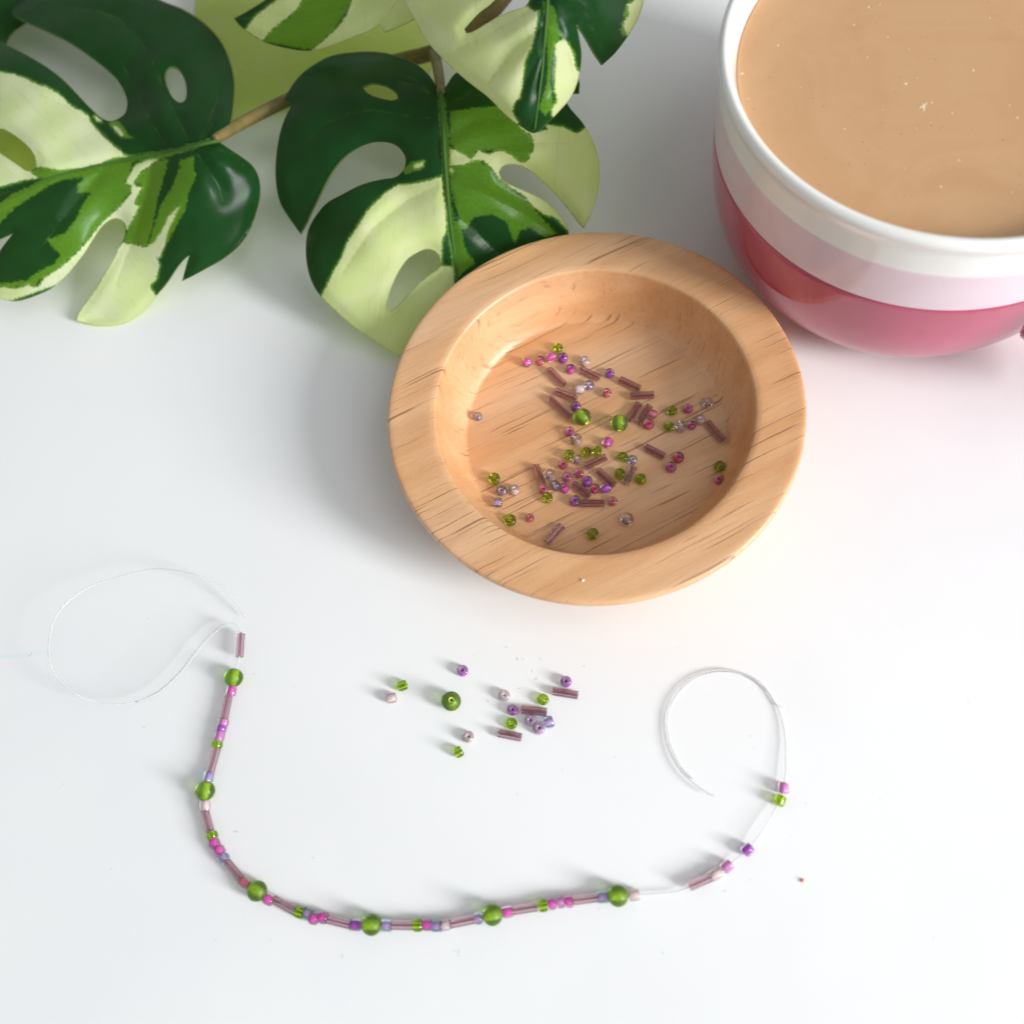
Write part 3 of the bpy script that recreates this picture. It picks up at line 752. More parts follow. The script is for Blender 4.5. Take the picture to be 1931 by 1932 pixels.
# second turn of the coiled free end, lying just inside the loop
pts2 = [at(*zl(x, y), z) for x, y, z in [(1600, 715, .5), (1520, 660, .5), (1440, 545, .5), (1330, 435, .4), (1240, 375, .4), (1110, 312, .4), (975, 292, .4), (850, 290, .4), (700, 315, .4), (560, 370, .4), (440, 470, .4), (340, 590, .4), (262, 730, .4), (228, 860, .4), (240, 1000, .4), (270, 1150, .4), (330, 1300, .4), (420, 1450, .4), (540, 1570, .4)]]
t2 = obj('thread', tube('thread', smooth_path(pts2, 6), 0.13, 8), strand, MAT['thread']); t2.location = -SL

pts3 = [at(*z5(x, y), z) for x, y, z in [(930, 1062, 4.4), (1072, 998, 4.3), (1176, 914, 4.3), (1268, 818, 4.3), (1342, 722, 4.3), (1412, 640, 4.3), (1488, 566, 4.2), (1560, 536, 4.0), (1592, 533, 3.8)]]
t3 = obj('thread', tube('thread', smooth_path(pts3, 6), 0.15, 8), strand, MAT['thread']); t3.location = -SL

# ------------------------------------------------------------------ plant
def seg_dist(P, poly, closed=True):
    A = np.asarray(poly, float); B = np.roll(A, -1, 0) if closed else A[1:]
    if not closed: A = A[:-1]
    d = np.full(len(P), 1e9)
    for a, b in zip(A, B):
        ab = b - a; L = max((ab ** 2).sum(), 1e-9)
        t = np.clip(((P - a) @ ab) / L, 0, 1)
        d = np.minimum(d, np.hypot(*(P - a - t[:, None] * ab).T))
    return d
def inside(P, poly):
    A = np.asarray(poly, float); B = np.roll(A, -1, 0); r = np.zeros(len(P), bool)
    x, y = P[:, 0], P[:, 1]
    for (x1, y1), (x2, y2) in zip(A, B):
        if y1 == y2: continue
        c = (y1 > y) != (y2 > y)
        r ^= c & (x < (x2 - x1) * (y - y1) / (y2 - y1) + x1)
    return r
def sdf(P, polys):
    out = np.full(len(P), -60.0)
    for q in polys:
        d = seg_dist(P, q); d = np.where(inside(P, q), d, -d); out = np.maximum(out, d)
    return np.clip(out, -60, 60)
def tps(ctrl):
    C = np.array(ctrl, float); n = len(C); S = 100.0
    X = C[:, :2] / S
    def U(r): return np.where(r > 1e-9, r * r * np.log(np.maximum(r, 1e-9)), 0)
    K = U(np.linalg.norm(X[:, None] - X[None], axis=-1)) + np.eye(n) * 0.05
    P = np.c_[np.ones(n), X]
    A = np.block([[K, P], [P.T, np.zeros((3, 3))]])
    w = np.linalg.solve(A, np.r_[C[:, 2], 0, 0, 0])
    def f(Q):
        Q = np.asarray(Q, float) / S
        return U(np.linalg.norm(Q[:, None] - X[None], axis=-1)) @ w[:n] + w[n] + Q @ w[n + 1:]
    return f
def resamp(poly, step, smooth=True):
    P = np.asarray(poly, float)
    if smooth:
        # keep sharp corners, round the rest
        out = []
        n = len(P)
        for i in range(n):
            p0, p1, p2, p3 = P[i - 1], P[i], P[(i + 1) % n], P[(i + 2) % n]
            def sharp(a, b, c):
                u, v = b - a, c - b; return (u @ v) / (np.linalg.norm(u) * np.linalg.norm(v) + 1e-9) < 0.45
            m1 = (p2 - p0) / 2 if not sharp(p0, p1, p2) else (p2 - p1)
            m2 = (p3 - p1) / 2 if not sharp(p1, p2, p3) else (p2 - p1)
            L = np.linalg.norm(p2 - p1)
            m1 = m1 / (np.linalg.norm(m1) + 1e-9) * L; m2 = m2 / (np.linalg.norm(m2) + 1e-9) * L
            k = max(1, int(round(L / step)))
            for j in range(k):
                t = j / k
                out.append((2 * t ** 3 - 3 * t ** 2 + 1) * p1 + (t ** 3 - 2 * t ** 2 + t) * m1 + (-2 * t ** 3 + 3 * t ** 2) * p2 + (t ** 3 - t ** 2) * m2)
        return np.array(out)
    return P
def cv(pts, f): return [f(*p) for p in pts]
zo1 = lambda x, y: (x * .33594, y * .33594)
zo7 = lambda x, y: (x * .16796, y * .16796)
zo8 = lambda x, y: (x * .16796, 305.4 + y * .16796)
zo2 = lambda x, y: (419.95 + x * .43496, y * .43496)
zr5 = lambda x, y: (725.4 + .2175 * x, 427.6 + .2175 * y)

plant = tag(empty('monstera_plant', tuple(at(860, 90, 0) * MM)), 'variegated green and cream monstera spray with split leaves behind the dish', 'plant')
PL = plant.location.copy()
def build_leaf(label, outline, holes, ctrl, cream, mid, veins, step=3.4, groove=0.0, ripple=0.35, curl=0.9, mat='leaf'):
    ol = resamp(outline, step); hs = [resamp(h, step) for h in holes]
    lo, hi = ol.min(0), ol.max(0)
    gx, gy = np.meshgrid(np.arange(lo[0], hi[0], step), np.arange(lo[1], hi[1], step * 0.87))
    gx = gx + (np.arange(gx.shape[0]) % 2)[:, None] * step / 2
    G = np.c_[gx.ravel(), gy.ravel()] + rng.uniform(-.2, .2, (gx.size, 2)) * step
    ok = inside(G, ol) & (seg_dist(G, ol) > step * 0.55)
    for h in hs: ok &= ~inside(G, h) & (seg_dist(G, h) > step * 0.55)
    G = G[ok]
    V = np.vstack([ol] + hs + [G]); E = []; o = 0
    for ring in [ol] + hs:
        n = len(ring); E += [(o + i, o + (i + 1) % n) for i in range(n)]; o += n
    r = geometry.delaunay_2d_cdt([Vector(v) for v in V], E, [], 0, 1e-4)
    V2 = np.array([tuple(v) for v in r[0]]); F = np.array(r[2])
    cen = V2[F].mean(1)
    keep = inside(cen, ol)
    for h in hs: keep &= ~inside(cen, h)
    F = F[keep]
    used = np.unique(F); remap = -np.ones(len(V2), int); remap[used] = np.arange(len(used)); V2 = V2[used]; F = remap[F]
    vd = np.full(len(V2), 60.0)
    gr = np.zeros(len(V2))
    for ln in veins:
        vd = np.minimum(vd, seg_dist(V2, ln, False))
        Q = smooth_path([(x, y, 0) for x, y in ln], 6)[:, :2]
        for q, (a0, b0) in enumerate(zip(Q[:-1], Q[1:])):
            w = 0.15 + 0.85 * math.sin(math.pi * (0.12 + 0.88 * (q + 0.5) / (len(Q) - 1))) if len(veins) > 1 and ln is not veins[0] else 1.0
            gr = np.maximum(gr, w * np.exp(-(seg_dist(V2, [a0, b0], False) / 15.0) ** 2))
    ed = np.minimum(seg_dist(V2, ol), min([seg_dist(V2, h) for h in hs], key=lambda a: a.min()) if hs else 60.0) if not hs else np.minimum.reduce([seg_dist(V2, ol)] + [seg_dist(V2, h) for h in hs])
    z = tps(ctrl)(V2)
    z = z - groove * gr + ripple * np.sin(V2[:, 0] * .045 + V2[:, 1] * .02) * np.sin(V2[:, 1] * .05)
    z = z - curl * np.exp(-(ed / 13.0) ** 2)
    z = np.maximum(z, 1.2)
    X = at(V2[:, 0], V2[:, 1], z) * MM - np.array(PL)
    # faces wound so that they look up
    a, b, c = X[F[:, 0]], X[F[:, 1]], X[F[:, 2]]
    flip = np.cross(b - a, c - a)[:, 2] < 0
    F[flip] = F[flip][:, ::-1]
    me = mesh_from('leaf', X, F.tolist())
    for nm, arr in (('cream', sdf(V2, cream)), ('mid', sdf(V2, mid)), ('vein', vd), ('edge', ed)):
        at_ = me.attributes.new(nm, 'FLOAT', 'POINT'); at_.data.foreach_set('value', arr.astype(np.float32))
    uv = me.attributes.new('leaf_uv', 'FLOAT_VECTOR', 'POINT')
    uv.data.foreach_set('vector', np.c_[V2, np.zeros(len(V2))].astype(np.float32).ravel())
    lf = obj('leaf', me, plant, MAT[mat]); lf['label'] = label
    so = lf.modifiers.new('thickness', 'SOLIDIFY'); so.thickness = 0.00045; so.offset = -1
    me.materials.append(MAT['leaf_back']); so.material_offset = 1
    return lf, tps(ctrl)

def midrib(pts, ctrl_fn, r0, r1, off=0.25):
    P2 = smooth_path([(x, y, 0) for x, y in pts], 8)[:, :2]
    z = ctrl_fn(P2) + off
    X = at(P2[:, 0], P2[:, 1], np.maximum(z, 1.2)) - np.array(PL) / MM
    return tube('midrib', X, [r0, r1], 8)

# --- big leaf at the left
A_out = cv([(1225, 790), (1290, 700), (1313, 560), (1315, 450), (1290, 340), (1240, 230), (1150, 130), (1030, 50), (930, 10), (840, -30), (700, -70), (500, -90), (300, -70), (170, -30)], zo1) + \
    cv([(230, 0), (170, 50), (140, 110), (150, 160), (235, 217), (400, 290), (600, 380), (750, 455), (900, 550), (1050, 660), (1200, 780), (1320, 900), (1400, 1040), (1427, 1150), (1405, 1260), (1340, 1320), (1230, 1355), (1130, 1310), (1050, 1240), (950, 1140), (830, 1010), (700, 880), (560, 770), (420, 680), (280, 600), (140, 530), (50, 490), (0, 475), (-120, 470), (-300, 520), (-460, 700), (-560, 1000), (-600, 1400), (-560, 1800)], zo7) + \
    cv([(-560, 200), (-420, 500), (-250, 800), (-120, 930), (0, 868), (142, 803), (0, 992), (-80, 1150), (-120, 1300), (-80, 1440), (0, 1525), (100, 1555), (200, 1560), (320, 1530), (450, 1480), (560, 1430), (650, 1360), (750, 1270), (850, 1150), (950, 1020), (1050, 860), (1130, 740), (1190, 680), (1270, 635), (1340, 640), (1390, 690), (1407, 755), (1390, 860), (1330, 960), (1280, 1070), (1200, 1210), (1120, 1340), (1040, 1470), (960, 1580), (885, 1690), (850, 1765)], zo8) + \
    cv([(432, 1800), (520, 1822), (620, 1824), (720, 1802), (800, 1745), (860, 1680), (884, 1650), (935, 1590), (990, 1510), (1035, 1455), (1062, 1435), (1048, 1480), (1022, 1577), (1070, 1555), (1150, 1512), (1250, 1455), (1340, 1382), (1400, 1295), (1440, 1190), (1462, 1090), (1455, 1000), (1420, 930), (1360, 880), (1300, 840)], zo1)
A_h1 = cv([(965, 375), (1000, 385), (1030, 430), (1047, 500), (1040, 555), (1015, 573), (980, 555), (950, 510), (928, 440), (938, 392)], zo1)
A_h2 = cv([(0, 1438), (120, 1490), (230, 1570), (320, 1650), (380, 1740), (402, 1830), (390, 1885), (310, 1915), (200, 1850), (100, 1780), (0, 1713), (-100, 1650), (-160, 1560), (-100, 1460)], zo7)
A_cream = [cv([(-400, 820), (0, 805), (150, 830), (300, 880), (430, 950), (520, 970), (640, 1040), (720, 1110), (800, 1190), (900, 1240), (980, 1290), (1020, 1370), (1090, 1460), (1180, 1550), (1280, 1640), (1380, 1720), (1430, 1757), (1300, 1765), (1180, 1800), (1100, 1840), (1000, 1860), (900, 1885), (760, 1895), (660, 1905), (560, 1880), (450, 1868), (390, 1885), (335, 1925), (420, 1990), (260, 2020), (120, 2060), (0, 2090), (-400, 2140)], zo7),
    cv([(890, 888), (830, 895), (760, 925), (735, 970), (708, 1025), (740, 1040), (735, 1085), (690, 1145), (640, 1190), (575, 1250), (520, 1320), (470, 1380), (400, 1450), (330, 1510), (250, 1560), (215, 1610), (150, 1600), (100, 1620), (50, 1615), (0, 1610), (-120, 1610), (-120, 1750), (420, 1560), (560, 1340), (650, 1230), (700, 1250), (712, 1285), (740, 1240), (770, 1180), (782, 1155), (755, 1140), (770, 1090), (800, 1050), (760, 1045), (750, 1020), (790, 960), (850, 920)], zo1),
    cv([(690, 1360), (760, 1375), (820, 1388), (870, 1355), (925, 1265), (945, 1215), (990, 1170), (1005, 1160), (975, 1230), (940, 1300), (925, 1370), (900, 1440), (882, 1445), (895, 1490), (880, 1560), (840, 1610), (870, 1650), (900, 1700), (700, 1880), (380, 1880), (500, 1640), (640, 1400)], zo1),
    cv([(632, 700), (655, 705), (695, 752), (685, 765), (650, 735)], zo1), cv([(530, 650), (548, 655), (570, 680), (545, 675)], zo1)]
A_mid = [cv([(885, 900), (840, 930), (780, 970), (755, 1020), (800, 1045), (770, 1095), (760, 1140), (785, 1160), (760, 1200), (715, 1285), (695, 1350), (750, 1370), (820, 1385), (850, 1300), (870, 1200), (890, 1100), (920, 1000), (940, 920), (950, 885)], zo1),
    cv([(1000, 900), (1090, 870), (1085, 930), (1105, 980), (1060, 1080), (1040, 1180), (1000, 1250), (960, 1330), (925, 1390), (880, 1400), (830, 1380), (860, 1280), (900, 1150), (960, 1060), (990, 980), (1010, 930)], zo1),
    cv([(740, 900), (730, 970), (705, 1025), (740, 1045), (720, 1090), (690, 1140), (630, 1190), (560, 1260), (500, 1330), (440, 1400), (370, 1470), (310, 1500), (330, 1450), (340, 1430), (270, 1360), (260, 1335), (300, 1330), (370, 1300), (430, 1220), (470, 1130), (510, 1080), (430, 1080), (440, 1030), (520, 950), (620, 900), (720, 880)], zo1),
    cv([(0, 1140), (60, 1090), (150, 1050), (260, 1000), (330, 990), (420, 960), (380, 1000), (270, 1040), (200, 1090), (120, 1140), (60, 1190), (20, 1230), (0, 1250), (-40, 1260), (-40, 1150)], zo1),
    cv([(330, 1440), (380, 1470), (360, 1490), (300, 1530), (230, 1560), (200, 1600), (100, 1610), (-60, 1610), (-60, 1590), (50, 1585), (150, 1570), (220, 1520), (300, 1480)], zo1),
    cv([(160, 970), (240, 935), (380, 945), (500, 935), (600, 895), (710, 870), (860, 850), (1000, 825), (1180, 775), (1190, 800), (1050, 850), (900, 890), (740, 910), (600, 960), (450, 1000), (330, 1010), (200, 1000)], zo1),
    cv([(600, 680), (660, 670), (690, 700), (720, 750), (760, 772), (700, 778), (650, 735)], zo1)]
A_mr = cv([(1215, 790), (1080, 820), (920, 855), (740, 888), (560, 925), (380, 968), (180, 1030), (0, 1090), (-200, 1150)], zo1)
A_veins = [A_mr] + [cv(v, zo1) for v in ([(1060, 790), (1010, 690), (940, 540), (890, 420), (860, 340)], [(1120, 780), (1180, 660), (1215, 570), (1230, 490)], [(1130, 770), (1170, 740), (1195, 690)],
    [(920, 800), (820, 630), (730, 430), (700, 380)], [(1100, 850), (1170, 950), (1230, 1040), (1250, 1130)], [(820, 270), (760, 190), (680, 110), (560, 60), (420, 40)], [(720, 880), (560, 720), (380, 600), (200, 520)], [(860, 870), (830, 1050), (760, 1300), (650, 1600)], [(620, 900), (420, 1150), (220, 1400)], [(1230, 840), (1330, 870), (1370, 930)], [(420, 960), (200, 1090), (0, 1200)])]
A_ctrl = [(405, 262, 36), (300, 284, 30), (180, 312, 29), (0, 345, 30), (437, 180, 27), (410, 100, 22), (300, 120, 31), (200, 40, 27), (280, 225, 34), (245, 190, 27), (230, 215, 29), (100, 50, 27), (39, 36, 24), (0, 100, 31), (120, 190, 32), (0, 230, 33), (-90, 200, 28), (160, 570, 6), (240, 570, 5), (235, 420, 20), (485, 370, 22), (440, 450, 17), (345, 525, 13), (340, 400, 27), (60, 560, 13), (0, 540, 15), (120, 420, 26), (150, 500, 17), (-60, 420, 26), (-100, 60, 20)]
lfA, fA = build_leaf('large green and cream leaf at the left edge', A_out, [A_h1, A_h2], A_ctrl, A_cream, A_mid, A_veins, groove=0.9, mat='leaf_pale')
mrA = obj('midrib', midrib(A_mr[:7], fA, 0.6, 0.25, -0.75), lfA, MAT['midrib'])

# --- middle leaf, its tip behind the dish
B_out = cv([(945, 400), (900, 330), (840, 275), (760, 240), (660, 222), (560, 225), (470, 240), (400, 275), (340, 320), (300, 370), (265, 430), (300, 452), (270, 510), (245, 590), (230, 700), (232, 800), (250, 880), (285, 940), (336, 1012), (358, 975), (390, 910), (430, 830), (470, 755), (520, 690), (580, 645), (650, 618), (720, 618), (765, 640), (792, 685), (785, 730), (750, 765), (690, 775), (600, 800), (520, 840), (450, 880), (400, 940), (370, 1000), (360, 1080), (370, 1170), (395, 1240), (430, 1290), (480, 1340), (560, 1410), (650, 1470), (740, 1530), (820, 1560), (900, 1550), (960, 1480), (1040, 1360), (1150, 1240), (1290, 1140), (1420, 1080), (1490, 1035), (1498, 1000), (1480, 960), (1445, 915), (1395, 870), (1330, 835), (1270, 810), (1215, 780), (1197, 745), (1220, 717), (1280, 715), (1340, 745), (1400, 800), (1450, 850), (1500, 910), (1545, 970), (1566, 990), (1600, 920), (1625, 840), (1635, 740), (1625, 670), (1600, 600), (1560, 530), (1505, 465), (1480, 420), (1512, 405), (1546, 402), (1540, 340), (1450, 300), (1300, 280), (1130, 285), (1015, 312), (965, 375)], zo2)
B_h1 = cv([(608, 375), (650, 360), (710, 372), (750, 400), (760, 425), (735, 433), (680, 422), (630, 402)], zo2)
B_h2 = cv([(360, 195), (430, 210), (470, 250), (482, 300), (480, 350), (400, 410), (300, 490), (200, 590), (110, 690), (50, 730), (20, 710), (25, 640), (60, 520), (120, 390), (200, 280), (290, 220)], zr5)
B_cream = [cv([(950, 765), (880, 785), (800, 800), (760, 800), (700, 840), (640, 900), (610, 940), (580, 990), (540, 1050), (520, 1110), (490, 1160), (470, 1200), (440, 1260), (425, 1295), (330, 1320), (600, 1620), (900, 1620), (1010, 1330), (1003, 1210), (1000, 1160), (945, 1150), (950, 1100), (950, 1040), (970, 1000), (965, 900), (955, 830)], zo2),
    cv([(985, 640), (1030, 660), (1080, 690), (1110, 650), (1150, 670), (1200, 650), (1250, 670), (1290, 705), (1320, 700), (1350, 640), (1345, 590), (1290, 550), (1225, 480), (1300, 520), (1370, 570), (1410, 560), (1400, 540), (1480, 550), (1530, 578), (1565, 560), (1600, 520), (1700, 700), (1600, 1010), (1510, 1020), (1480, 980), (1440, 940), (1400, 930), (1350, 895), (1300, 840), (1250, 810), (1200, 770), (1170, 730), (1130, 690), (1090, 695), (1050, 712), (990, 715), (1000, 745), (985, 745)], zo2),
    cv([(825, 712), (872, 700), (868, 722), (830, 728)], zo2)]
B_mid = [cv([(985, 480), (1100, 465), (1200, 455), (1240, 490), (1290, 550), (1345, 590), (1340, 650), (1310, 710), (1270, 700), (1210, 650), (1100, 650), (1080, 690), (1020, 660), (985, 620)], zo2),
    cv([(985, 720), (1060, 710), (1100, 680), (1150, 720), (1200, 780), (1280, 840), (1350, 900), (1400, 960), (1450, 1010), (1400, 1030), (1330, 985), (1290, 1000), (1270, 1060), (1255, 1030), (1230, 960), (1170, 930), (1090, 940), (1050, 1000), (1010, 900), (985, 800)], zo2),
    cv([(1000, 960), (1040, 950), (1045, 1050), (1060, 1090), (1100, 1140), (1040, 1180), (1020, 1210), (990, 1150)], zo2),
    cv([(930, 410), (960, 410), (985, 600), (985, 800), (1010, 1000), (1030, 1200), (1000, 1200), (975, 1000), (955, 800), (945, 600)], zo2),
    cv([(770, 740), (820, 700), (880, 690), (870, 730), (800, 755)], zo2), cv([(1100, 560), (1010, 555), (1005, 580), (1100, 600)], zo2)]
B_mr = cv([(945, 402), (955, 520), (962, 660), (972, 800), (985, 950), (1005, 1100), (1020, 1230)], zo2)
B_veins = [B_mr] + [cv(v, zo2) for v in ([(945, 515), (800, 500), (650, 475), (540, 490), (450, 530), (370, 600)], [(940, 455), (870, 370), (780, 310)], [(930, 430), (840, 370), (760, 350)], [(965, 460), (1000, 440), (1080, 395), (1130, 360)],
    [(960, 600), (1100, 520), (1250, 510)], [(965, 690), (1150, 640), (1330, 620), (1500, 620)], [(970, 800), (1120, 830), (1300, 920), (1420, 1000)], [(950, 790), (780, 880), (640, 1000), (520, 1180)], [(980, 900), (1100, 1000), (1200, 1100)], [(990, 1140), (900, 1220), (780, 1330), (700, 1400)])]
B_ctrl = [(832, 174, 46), (840, 290, 40), (848, 400, 29), (862, 520, 15), (690, 97, 36), (600, 130, 35), (680, 200, 43), (690, 230, 40), (535, 190, 31), (521, 320, 29), (566, 438, 18), (640, 300, 34), (740, 300, 36), (760, 355, 31), (576, 470, 23), (600, 550, 18), (680, 430, 30), (700, 610, 11), (760, 680, 7), (830, 640, 7), (1130, 320, 28), (1100, 428, 19), (1000, 270, 40), (930, 220, 44), (1000, 130, 42), (1060, 440, 15), (960, 400, 26), (940, 540, 11), (1050, 520, 9), (1090, 180, 39)]
lfB, fB = build_leaf('split leaf half hidden behind the wooden dish', B_out, [B_h1, B_h2], B_ctrl, B_cream, B_mid, B_veins, groove=0.8)
obj('midrib', midrib(B_mr, fB, 0.75, 0.4, -0.75), lfB, MAT['midrib'])

# --- upper leaf overlapping the middle one
C_out = cv([(788, -10), (820, 60), (880, 170), (960, 260), (1060, 350), (1150, 420), (1230, 500), (1290, 545), (1350, 576), (1400, 540), (1470, 470), (1510, 420), (1540, 350), (1556, 240), (1546, 160), (1535, 108), (1570, 160), (1610, 230), (1645, 281), (1700, 230), (1760, 150), (1800, 80), (1826, 0), (1830, -90), (1760, -220), (1640, -330), (1500, -300), (1420, -200), (1340, -310), (1150, -330), (950, -260), (820, -130)], zo2)
C_h = cv([(1045, 122), (1075, 88), (1110, 50), (1150, 20), (1190, -20), (1240, -70), (1300, -80), (1330, -40), (1318, 18), (1260, 42), (1190, 72), (1130, 107), (1085, 134), (1055, 142)], zo2)
C_cream = [cv([(700, -400), (1300, -400), (1330, 0), (1315, 20), (1350, 50), (1368, 45), (1360, 110), (1340, 200), (1310, 260), (1300, 340), (1290, 420), (1265, 440), (1255, 480), (1285, 545), (1330, 620), (1100, 560), (700, 200)], zo2),
    cv([(1440, 190), (1475, 168), (1500, 190), (1520, 230), (1532, 300), (1550, 310), (1580, 350), (1500, 470), (1435, 515), (1425, 470), (1452, 440), (1440, 390), (1440, 330), (1447, 250)], zo2),
    cv([(1755, 150), (1735, 105), (1762, 60), (1755, 20), (1790, 0), (1800, -60), (1860, -60), (1840, 60), (1790, 130)], zo2)]
C_mid = [cv([(1390, 0), (1440, 30), (1450, 90), (1470, 150), (1440, 190), (1430, 260), (1420, 350), (1430, 420), (1440, 460), (1400, 500), (1370, 470), (1400, 380), (1410, 300), (1405, 200), (1400, 150), (1395, 80)], zo2),
    cv([(1720, 130), (1760, 90), (1735, 60), (1760, 0), (1800, 0), (1780, 120), (1740, 160)], zo2)]
C_mr = cv([(1420, -200), (1412, -60), (1405, 60), (1395, 180), (1385, 300), (1370, 420), (1352, 560)], zo2)
C_veins = [C_mr] + [cv(v, zo2) for v in ([(1400, 100), (1250, 220), (1150, 360)], [(1395, 200), (1320, 330), (1270, 450)], [(1410, 0), (1180, 130), (1000, 220)], [(1405, 90), (1480, 180), (1520, 300)], [(1410, -60), (1560, 20), (1640, 200)])]
C_ctrl = [(1036, -88, 80), (1030, 20, 77), (1026, 90, 73), (1018, 180, 67), (1008, 250, 59), (765, 0, 62), (830, 100, 64), (900, 180, 63), (950, 80, 71), (870, 20, 70), (1095, 100, 66), (1080, 180, 60), (1136, 122, 57), (1180, 60, 57), (1210, -20, 58), (1120, 20, 71), (900, -110, 70)]
lfC, fC = build_leaf('pale leaf with a dark stripe overlapping the middle leaf', C_out, [C_h], C_ctrl, C_cream, C_mid, C_veins, groove=0.8, mat='leaf_upper')
obj('midrib', midrib(C_mr, fC, 0.6, 0.25, -0.7), lfC, MAT['midrib'])

# --- leaf at the top edge
D_out = cv([(48, 78), (100, 50), (180, 0), (270, -70), (420, -140), (600, -160), (800, -120), (900, -40), (880, 60), (820, 88), (770, 112), (702, 138), (680, 104), (640, 130), (540, 170), (450, 205), (370, 219), (270, 206), (180, 180), (120, 145), (75, 110)], zo2)
D_cream = [cv([(230, 0), (300, -60), (420, -60), (340, 0), (320, 40), (270, 80), (230, 110), (190, 150), (175, 178), (130, 150), (95, 132), (140, 70)], zo2), cv([(560, -40), (560, 0), (540, 60), (500, 115), (430, 180), (375, 225), (600, 230), (1000, 200), (1000, -200), (600, -200)], zo2)]
D_mid = [cv([(350, -30), (560, -30), (550, 20), (480, 130), (420, 190), (370, 215), (180, 178), (205, 130), (290, 70), (330, 30)], zo2)]
D_veins = [cv([(900, -60), (600, 0), (300, 60), (60, 80)], zo2), cv([(620, 0), (500, 100), (400, 200)], zo2), cv([(780, -30), (700, 80), (640, 120)], zo2)]
D_ctrl = [(442, 33, 36), (540, 20, 42), (640, 0, 46), (780, -30, 50), (580, 95, 36), (500, 80, 35), (720, 60, 42), (700, -60, 42), (800, 20, 47)]
lfD, fD = build_leaf('small cream and bright green leaf at the top edge', D_out, [], D_ctrl, D_cream, D_mid, D_veins, groove=0.6)

# --- dark leaf peeping in at the top left corner, and a pale one under the left leaf
E_out = [(-70, -90), (60, -110), (110, -60), (95, -10), (70, 30), (48, 44), (25, 60), (14, 76), (8, 92), (-30, 100), (-90, 90), (-130, 0)]
lfE, fE = build_leaf('dark leaf peeping in at the top left corner', E_out, [], [(-70, -90, 16), (60, -110, 18), (95, -10, 17), (14, 76, 13), (-90, 90, 12), (0, 0, 20)], [], [], [[(60, -90), (20, -20), (-40, 80)]])
F_out = [(80, 225), (90, 262), (78, 300), (40, 350), (-30, 380), (-110, 340), (-130, 260), (-80, 215), (0, 205)]
lfF, fF = build_leaf('pale leaf seen through the hole of the left leaf', F_out, [], [(80, 225, 9), (78, 320, 7), (-30, 400, 6), (-130, 260, 10), (0, 200, 11), (0, 300, 13)], [[(-200, 150), (200, 150), (200, 480), (-200, 480)]], [], [[(80, 215), (0, 290), (-100, 350)]], mat='leaf_yellow')
H_out = [(392, 196), (418, 222), (470, 226), (545, 198), (620, 212), (700, 224), (770, 190), (812, 130), (836, 60), (840, -40), (800, -140), (700, -210), (560, -220), (440, -160), (380, -60), (366, 60), (374, 140)]  # low leaf added to give the blurred yellow-green tint behind the stem
lfH, fH = build_leaf('broad pale leaf added low behind the brown stem for the yellow green tint', H_out, [], [(392, 196, 4), (470, 232, 3.5), (620, 216, 4), (770, 195, 5), (836, 60, 10), (700, -210, 12), (440, -160, 10), (366, 60, 6), (560, 0, 11), (640, 100, 9)], [[(200, -400), (1000, -400), (1000, 400), (200, 400)]], [], [[(830, 60), (640, 60), (480, 110), (400, 190)], [(700, 60), (640, 150), (560, 195)], [(700, 60), (560, -60), (440, -120)]], groove=0.5, mat='leaf_yellow')
# unseen leaf added just beyond the top of the picture to tint the light
G_out = [(470, -40), (380, -60), (330, -140), (380, -240), (500, -300), (640, -300), (720, -230), (700, -140), (620, -90), (540, -60)]
lfG, fG = build_leaf('unseen pale leaf added up the spray to tint the light', G_out, [], [(470, -40, 44), (330, -140, 52), (500, -300, 60), (720, -230, 58), (560, -150, 60)], [[(300, -400), (800, -400), (800, 0), (300, 0)]], [], [[(700, -200), (540, -150), (400, -100)]])

def stem(name, pts, r):
    P = smooth_path([at(x, y, z) for x, y, z in pts], 8) - np.array(PL) / MM
    return obj(name, tube(name, P, r, 12), plant, MAT['stem'])
stem('stem', [(404, 262, 34.5), (425, 250, 32), (470, 224, 26), (545, 187, 22), (640, 150, 20), (740, 117, 20), (815, 98, 22), (880, 62, 27), (940, 5, 32), (985, -70, 36), (1010, -200, 38), (1020, -380, 30), (1025, -560, 4)], [1.4, 1.9, 2.2, 2.4, 2.6, 2.8, 2.8])
stem('petiole', [(832, 176, 44.8), (829, 150, 41), (824, 120, 31), (818, 100, 23)], [1.3, 1.8])
stem('petiole', [(1036, -88, 79), (1030, -150, 66), (1015, -220, 44), (1012, -260, 37)], [1.3, 1.9])
stem('petiole', [(890, -40, 50), (930, -60, 46), (985, -80, 37)], [1.1, 1.6])
stem('petiole', [(80, -95, 17.5), (200, -150, 17), (450, -260, 18), (800, -270, 24), (1012, -260, 36)], [1.1, 1.6])
stem('petiole', [(80, 245, 9.5), (160, 275, 11), (300, 290, 16), (380, 275, 25), (430, 246, 30)], [1.0, 1.5])
stem('petiole', [(700, -200, 57), (820, -220, 50), (940, -200, 42), (1008, -190, 38)], [1.1, 1.6])

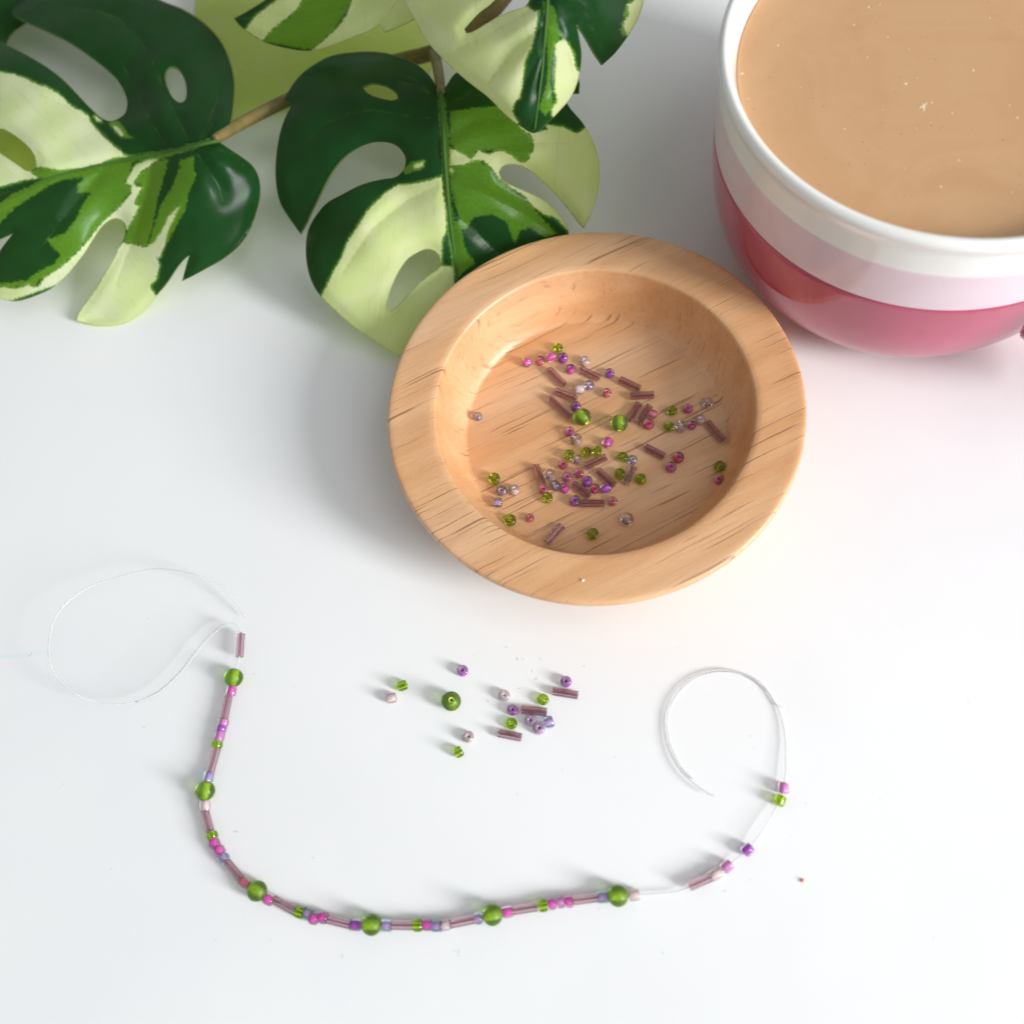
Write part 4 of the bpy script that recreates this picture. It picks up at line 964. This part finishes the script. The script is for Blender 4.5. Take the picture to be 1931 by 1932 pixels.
# ------------------------------------------------------------------ crumbs and lint
def crumb(name, px, py, z, r, mat, label, stretch=(1, .7, .6)):
    bm = bmesh.new(); bmesh.ops.create_icosphere(bm, subdivisions=2, radius=r * MM)
    for v in bm.verts:
        v.co = Vector((v.co.x * stretch[0], v.co.y * stretch[1], v.co.z * stretch[2])) * random.uniform(.78, 1.1)
    me = bpy.data.meshes.new(name); bm.to_mesh(me); bm.free()
    o = obj(name, me, None, mat); p = at(px, py, z + r * stretch[2] * .8); o.location = tuple(p * MM); o.rotation_euler = (0, 0, 0.7)
    return tag(o, label, 'crumb')
crumb('crumb', 1513, 1661, 0, 0.55, MAT['crumb_orange'], 'tiny orange crumb on the white table right of the thread')
crumb('crumb', 1099, 1094, 22.0, 0.45, MAT['crumb_white'], 'tiny white crumb on the near rim of the wooden dish', (1, .9, .6))
lint_v, lint_f = [], []
def add_lint(px, py, ln, an, curl, r=0.036):
    c = at(px, py, 0.05); n = 6
    p = []
    x, y = c[0], c[1]; a = an
    for i in range(n):
        p.append((x, y, 0.06 + 0.05 * math.sin(i))); x += ln / n * math.cos(a); y += ln / n * math.sin(a); a += curl / n
    m = tube('x', p, r, 5)
    o = len(lint_v); lint_v.extend([tuple(v.co) for v in m.vertices]); lint_f.extend([tuple(o + i for i in q.vertices) for q in m.polygons])
    bpy.data.meshes.remove(m)
for px, py, ln, an, cu in [(893, 1237, .35, 0, .5), (957, 1222, 1.2, 2, 2), (976, 1245, 1.2, 1, 2.5), (988, 1244, .8, 2, 2), (1009, 1282, 1.1, 0, 2.4), (1003, 1268, .7, 1, 1), (919, 1324, .9, .5, 2), (924, 1382, .5, .4, 0), (978, 1299, .9, 0, .3), (1100, 1258, .9, .4, .5), (1020, 1245, .8, 1, 2), (976, 1499, .3, 1, 0), (443, 1570, 1.2, .1, .2), (440, 1569, .5, .5, 0), (590, 1620, .6, 1, .3), (646, 1807, 1.0, 1.2, 1.0), (864, 1798, 1.0, .5, 2), (866, 1805, .6, 1.7, 1), (860, 1795, .9, 2.4, 1), (1415, 1389, .5, .4, 0), (1422, 1411, .3, .3, 0), (1160, 1429, .4, .5, 0), (1365, 1682, .8, .3, .3), (1416, 1660, .5, 2.6, .4), (1491, 1579, .3, 1, 0), (1519, 1516, .4, .2, 0), (1130, 1715, .5, 0, 2), (478, 1273, .8, .4, 1.8), (97, 1236, .35, 0, 0), (270, 1372, .8, .3, .5), (55, 1238, 1.5, .2, 2.0), (278, 1168, .6, .2, 0), (555, 1295, .5, .1, 0), (1825, 1324, .5, 0, 0), (405, 1775, .5, .4, 0), (509, 1773, .4, 1, 0), (572, 586, .4, 0, 0), (1278, 1222, .4, .4, 1), (1060, 1453, .4, .2, 0), (1700, 1180, .4, .2, 0), (1610, 1420, .3, .2, 0), (1660, 1510, .3, 1.2, 0), (1760, 1770, .4, .2, .5), (1250, 1800, .5, .8, .4), (210, 1640, .4, .5, .5), (120, 1480, .3, .5, .5)]:
    add_lint(px, py, ln, an, cu)
lm = mesh_from('lint', lint_v, lint_f)
tag(obj('lint', lm, None, MAT['lint']), 'fine grey lint hairs and specks scattered on the white table', 'lint', None, 'stuff')
